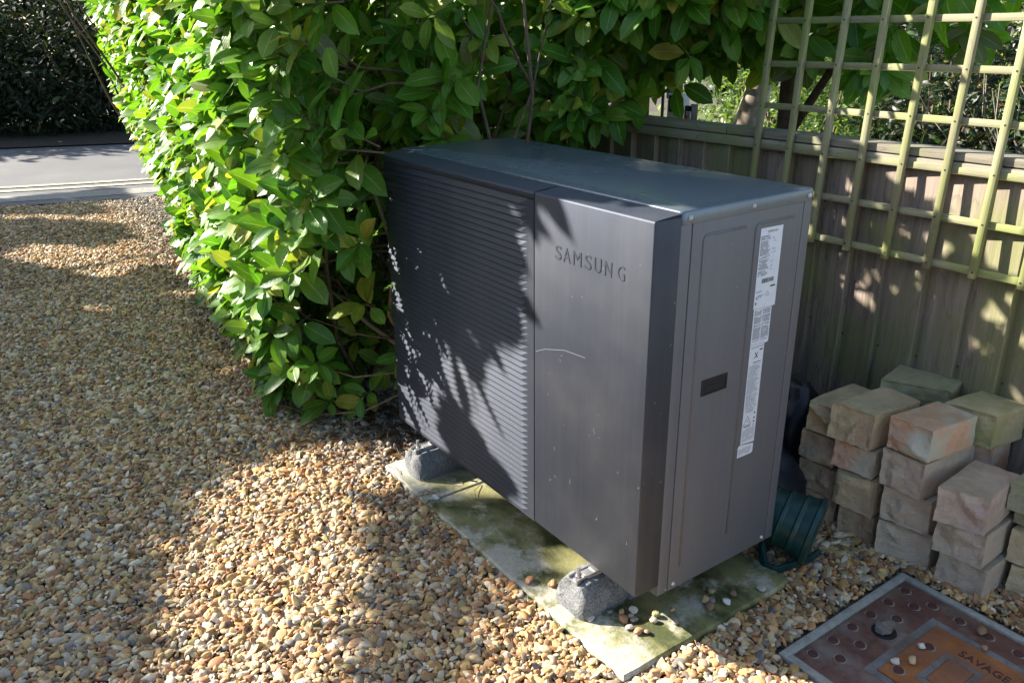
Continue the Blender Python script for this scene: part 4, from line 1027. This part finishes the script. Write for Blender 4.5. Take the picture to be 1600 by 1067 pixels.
# garden beyond the fence
def bush(nm, lab, x, y, r, h, cols, n, size, cat='bush', extra=None):
    E=empty(nm,(x,y,0)); tag(E,lab,cat); foliage('leaves',E,[(x,y,h*.55,r,r,h*.5),(x+r*.3,y,h*.3,r*.8,r*.8,h*.3)]+(extra or []),n,size,cols,rs); stems_of(E,(x,y,0),[(x+rs.uniform(-r,r)*.6,y+rs.uniform(-r,r)*.6,h*.9) for _ in range(7)],.014); return E
def strap_plant(nm, lab, x, y, z0, n, L, wd, cols, cat):
    E=empty(nm,(x,y,z0)); tag(E,lab,cat); mt=plain('strap_'+nm,cols,.4,var=.35,scale=6)
    for k in range(n):
        a=rs.uniform(0,6.28); up=rs.uniform(.35,1.5); l=L*rs.uniform(.7,1.1); pts=[]; hd=Vector((math.cos(a),math.sin(a),0)); sd=Vector((-math.sin(a),math.cos(a),0))
        mb=MB()
        for i in range(6):
            t=i/5; p=hd*(l*t*math.cos(up)*(1)) + Vector((0,0,l*(t*math.sin(up)-.32*t*t))); ww=wd*(1-t)**.6*(.5+min(1,t*4)*.5)
            mb.v+=[tuple(p-sd*ww),tuple(p+Vector((0,0,-ww*.5))),tuple(p+sd*ww)]
        mb.f=[(i*3+q,i*3+q+1,(i+1)*3+q+1,(i+1)*3+q) for i in range(5) for q in range(2)]; mb.mi=[0]*len(mb.f); mb.obj('blade',mt,E,smooth=True)
strap_plant('phormium','spiky plant with grey green sword leaves just over the fence behind the trellis',-.62,3.15,.25,34,.95,.020,(.13,.19,.12),'plant')
strap_plant('yucca','smaller spiky plant with stiff leaves right of the sword leaved one',-.10,3.25,.30,26,.70,.017,(.17,.22,.15),'plant')
bush('box_shrub','sunlit yellow green bush low behind the fence between switch and sword leaves',-1.7,4.4,.65,1.25,LT,2600,.055)
bush('dark_shrub','dense dark green conifer shrub behind the middle of the trellis',-.75,5.0,.62,1.45,DK+[(.03,.07,.03)],5200,.075)
bush('dark_shrub','low dark shrub spilling at the right edge behind the trellis',.62,4.1,.6,.95,DK+MD,3600,.06)
bush('mixed_shrub','loose bush with bare stems and small bright leaves right of the dark conifer',-.35,5.9,.85,1.45,MD+LT,2800,.055)
E_=bush('red_tipped_shrub','yellow green bush with red young shoots behind the upper trellis',-1.75,8.3,.8,2.0,LT+LT+[(.35,.07,.05),(.30,.22,.04)],3800,.07)
bush('yellow_shrub','tall yellow leaved bush seen between the right trellis uprights',-.75,7.9,.6,1.75,[(.30,.30,.06),(.24,.26,.05),(.14,.18,.04)],2600,.065)
bush('background_shrub','dark tall shrub in the garden behind the upper left trellis squares',-3.6,8.4,1.2,2.2,DK+MD,5200,.09)
bush('background_shrub','green shrub in the garden left of the sword leaved plant',-3.2,6.0,.9,1.7,MD+LT,3800,.075)
for i,(x,y) in enumerate(((-7.5,11.5),(-4.8,13),(-2.2,14),(.6,14.6),(3.4,14.8))):
    E=empty('background_tree',(x,y,0)); tag(E,['dark garden tree farthest left beyond the fence','dark garden tree behind the laurel leaves','dark garden tree behind the trellis top','dark garden tree at the upper right behind the yellow bush','dark garden tree beyond the right edge'][i],'tree','dark trees closing off the garden')
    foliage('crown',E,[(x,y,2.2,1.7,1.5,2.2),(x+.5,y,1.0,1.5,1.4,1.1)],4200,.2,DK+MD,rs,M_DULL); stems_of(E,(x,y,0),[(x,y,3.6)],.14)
# bare twiggy stems among the shrubs
E=empty('bare_shrub',(-.15,5.0,0)); tag(E,'leafless shrub with pale twigs at the foot of the garden bushes','shrub')
mb=MB()
for k in range(70):
    a=Vector((rs.uniform(-.25,.35),rs.uniform(-.2,.2),0)); d=Vector((rs.uniform(-.5,.5),rs.uniform(-.4,.4),1)); pts=[a]
    for q in range(4): pts.append(pts[-1]+(d+Vector((rs.uniform(-.4,.4),rs.uniform(-.4,.4),0)))*rs.uniform(.2,.34))
    mb.tube(pts,[.007,.006,.005,.004,.002],4,caps=False)
mb.obj('stems',plain('pale_twig',(.38,.33,.25),.85),E)
# garden wall far back, stone
def gwall():
    E=empty('garden_wall',(-1.0,11.0,0)); tag(E,'pale stone garden wall far behind the bushes at the upper right','wall'); m=plain('pale_stone',(.42,.39,.34),.9,var=.3,scale=5); bm_=[]
    me=[MB().box((0,0,0),(w_,.25,.13)).mesh('stone_block',m) for w_ in (.30,.38,.25)]
    for r in range(12):
        x=-2.2+(.15 if r%2 else 0)
        while x<3.0:
            k=rs.randrange(3); o=link('stone_block',me[k],E); o.location=(x,rs.uniform(-.012,.012),r*.137); x+=(.30,.38,.25)[k]+.008
gwall()
# post with switches behind the fence
def switchpost():
    t=plain('switch_grey',(.55,.57,.60),.5); k=plain('switch_black',(.015,.016,.02),.5); r=plain('switch_red',(.45,.03,.03),.4); bl=plain('blue_box',(.10,.16,.42),.5)
    E=empty('isolator_switch',(-.44,1.90,1.03)); tag(E,'small black and white isolator switch with red rotary knob above the fence','switch')
    MB().box((-.016,-.006,-.02),(.032,.03,.075)).obj('box',k,E,.003); MB().box((.000,-.012,-.003),(.030,-.0065,.050)).obj('face_plate',t,E,.002)
    MB().tube([(.015,-.0125,.022),(.015,-.024,.022)],.0095,16).obj('knob',r,E); MB().box((-.01,.03,-1.03),(.02,.05,.08)).obj('post',k,E)
    E=empty('meter_box',(-.56,1.92,1.02)); tag(E,'pale plastic meter box with a window left of the red switch','box')
    MB().box((-.04,0,0),(.055,.06,.135)).obj('box',t,E,.004); MB().box((-.028,-.003,.045),(-.004,-.0002,.125)).box((.010,-.003,.07),(.042,-.0002,.125)).obj('window',k,E); MB().box((-.01,.01,-1.02),(.02,.05,-.001)).obj('post',k,E)
    E=empty('blue_box',(-.66,2.0,1.12)); tag(E,'small blue box hanging behind the laurel leaves above the fence','box'); MB().box((-.03,0,0),(.03,.05,.12)).obj('box',bl,E,.004); MB().box((-.01,.02,-1.12),(.015,.05,-.001)).obj('post',k,E)
    E=empty('black_railing',(-1.1,2.3,0)); tag(E,'black metal railing glimpsed behind the laurel above the fence','railing')
    for i in range(9): MB().tube([(-.75+i*.12,0,0),(-.75+i*.12,0,1.5)],.009,8).obj('bar',k,E)
    MB().box((-.8,-.012,1.38),(.3,.012,1.40)).obj('rail',k,E)
switchpost()
E=empty('tree_stump_trunk',(-.72,2.75,0)) if False else None
E=empty('garden_tree',(-.62,2.62,0)); tag(E,'gnarled sunlit tree trunk just beyond the fence left of the trellis','tree')
mb=MB().tube([(0,0,0),(.02,0,.6),(-.03,0,.95),(.03,.02,1.25),(.10,.05,1.7)],[.085,.075,.085,.06,.04],12); o=mb.obj('trunk',plain('pale_bark_trunk',(.30,.25,.20),.95,var=.5,scale=22),E,smooth=True)
foliage('crown',E,[(-.5,2.75,2.0,.55,.5,.35)],900,.09,MD,rs)

# ------------------------------------------------------------------ unseen tree, its crown shaped to throw the dappled shade over the drive
GAPS=[[(-0.13,-0.62),(-0.17,-0.48),(-0.2,-0.3),(-0.13,-0.1),(-0.04,0.3),(0.9,.3),(0.28,-0.05),(0.25,-0.19),(1.01,-0.57),(1.3,-.75),(1.2,-1.5),(0.68,-1.03),(0.45,-0.93),(0.25,-0.82),(0.09,-0.7)],
      [(.78,-.10),(1.0,-.05),(1.9,.0),(1.9,-.9),(1.19,-0.36),(1.05,-0.22)],
      [(-5.9, -0.82), (-5.28, -0.15), (-5.56, 0.38), (-4.75, 0.25), (-4.69, -0.06), (-5.22, -0.36), (-5.6, -0.85)],
      [(-4.44, -0.77), (-4.12, -0.35), (-4.14, 0.11), (-3.5, 0.01), (-2.99, -0.35), (-3.38, -0.62), (-4.14, -0.96)]]
def shade_tree():
    r2=random.Random(21); E=empty('shade_tree',(-5.9,-5.3,0)); tag(E,'broadleaf tree out of frame, its crown shaped to cast dappled shade on the drive','tree')
    org=Vector(E.location); Ms=[];C=[];idx=[]; n=0
    while n<33000:
        X=r2.uniform(-6.6,2.4); Y=(.0 if X>.25 else -.08 if X>-6.0 else .25)-3.4*r2.random()**1.15
        if X>1.3 and Y>-.9: continue
        q=noise.noise_vector(Vector((X*3,Y*3,0)))*.06; 
        if any(inpoly(X+q.x+e*.155,Y+q.y+e*.083+f,g) for g in GAPS for e,f in ((0,0),(.6,0),(-.6,0),(0,.04),(0,-.04))): continue
        if noise.noise(Vector((X*2.3,Y*2.3,4)))>(.42 if X<-1 else .62): continue
        s=2.9+1.1*r2.random()+.5*noise.noise(Vector((X,Y,1))); p=Vector((X-1.4*s,Y-1.02*s,s))
        n+=1; d=Vector((r2.uniform(-1,1),r2.uniform(-1,1),r2.uniform(-1,.3))).normalized(); nr=(SUN.normalized()+Vector((r2.uniform(-.7,.7),r2.uniform(-.7,.7),r2.uniform(-.5,.5)))).normalized(); d=d-nr*d.dot(nr)
        Ms.append(leafM(p-org,d,nr,.11*r2.uniform(.7,1.3),1.3)); c=r2.choice(MD); C.append(c); idx.append(r2.randrange(len(LGs)))
    me=mesh_leaves('crown',M_LEAF,LGs,np.array(idx),np.array(Ms),np.array(C)); o=link('crown',me,E); o['kind']='stuff'
    mb=MB().tube([(0,0,-.05),(.05,.05,1.0),(-.1,.0,2.0),(-.4,.1,2.9)],[.16,.13,.11,.07],12)
    for e in ((-3.5,1.2,3.4),(-1.8,.4,3.6),(1.0,.8,3.3),(-2.6,2.0,3.5),(1.3,-.6,3.2),(-.4,-1.2,3.4)): mb.tube([(-.1,0,1.9),(e[0]*.5,e[1]*.5,2.7),e],[.07,.045,.02],7)
    mb.obj('trunk',M_BARK,E,smooth=True)
shade_tree()

# ------------------------------------------------------------------ litter under the hedge
def litter():
    r2=random.Random(8); Ms=[];C=[];idx=[]
    for _ in range(420):
        x=-5.5+5.6*r2.random()**.6; y=.02+r2.gauss(0,.13)-(.10 if x<-.8 else 0)+max(0,(-x-3)*.12)
        if x>.07 and y>-.13: continue
        d=Vector((r2.uniform(-1,1),r2.uniform(-1,1),r2.uniform(-.05,.15))).normalized(); Ms.append(leafM(Vector((x,y,gh(x,y)+.018)),d,Vector((r2.uniform(-.3,.3),r2.uniform(-.3,.3),1)),r2.uniform(.03,.07)))
        C.append(r2.choice([(.16,.07,.035),(.22,.12,.06),(.12,.06,.04),(.25,.10,.06)])); idx.append(r2.randrange(8))
    o=link('leaf_litter',mesh_leaves('leaf_litter',M_LEAF,LG,np.array(idx),np.array(Ms),np.array(C))); kind(o,'stuff','brown fallen leaves scattered along the foot of the hedge')
    mb=MB()
    for _ in range(120):
        x=r2.uniform(-.25,.45) if r2.random()<.45 else r2.uniform(-2,1.6); y=r2.uniform(-.3,.1) if x<.45 and x>-.25 else r2.uniform(-1.2,-.1); a=r2.uniform(0,6.28); l=r2.uniform(.03,.11); z=.028
        if x>.1 and y>-.11: z=.024
        mb.tube([(x,y,z),(x+math.cos(a)*l*.5,y+math.sin(a)*l*.5,z+.006),(x+math.cos(a+.3)*l,y+math.sin(a+.3)*l,z)],[.0013,.0011,.0006],4,caps=False)
    o=mb.obj('twigs',plain('twig',(.13,.08,.055),.9)); kind(o,'stuff','thin dry twigs scattered on the gravel')
litter()

# ------------------------------------------------------------------ unseen shrubs added behind the camera to block sky light
for i in range(6):
    x=-8+2.9*i; y=-6.3-.25*math.sin(i*2.1); E=empty('sky_block_shrub',(x,y,0)); tag(E,'unseen dark shrub %s, added behind the camera to block sky light'%['nearest the road','second from the road','third from the road','fourth from the road','fifth from the road','farthest from the road'][i],'shrub','unseen shrubs added to block sky light')
    foliage('crown',E,[(x,y,1.7,1.8,.8,1.9),(x+.4,y,.7,1.7,.8,.8)],2200,.30,DK+MD,rs,M_DULL); stems_of(E,(x,y,0),[(x,y,2.8),(x+.5,y,2.4)],.06)
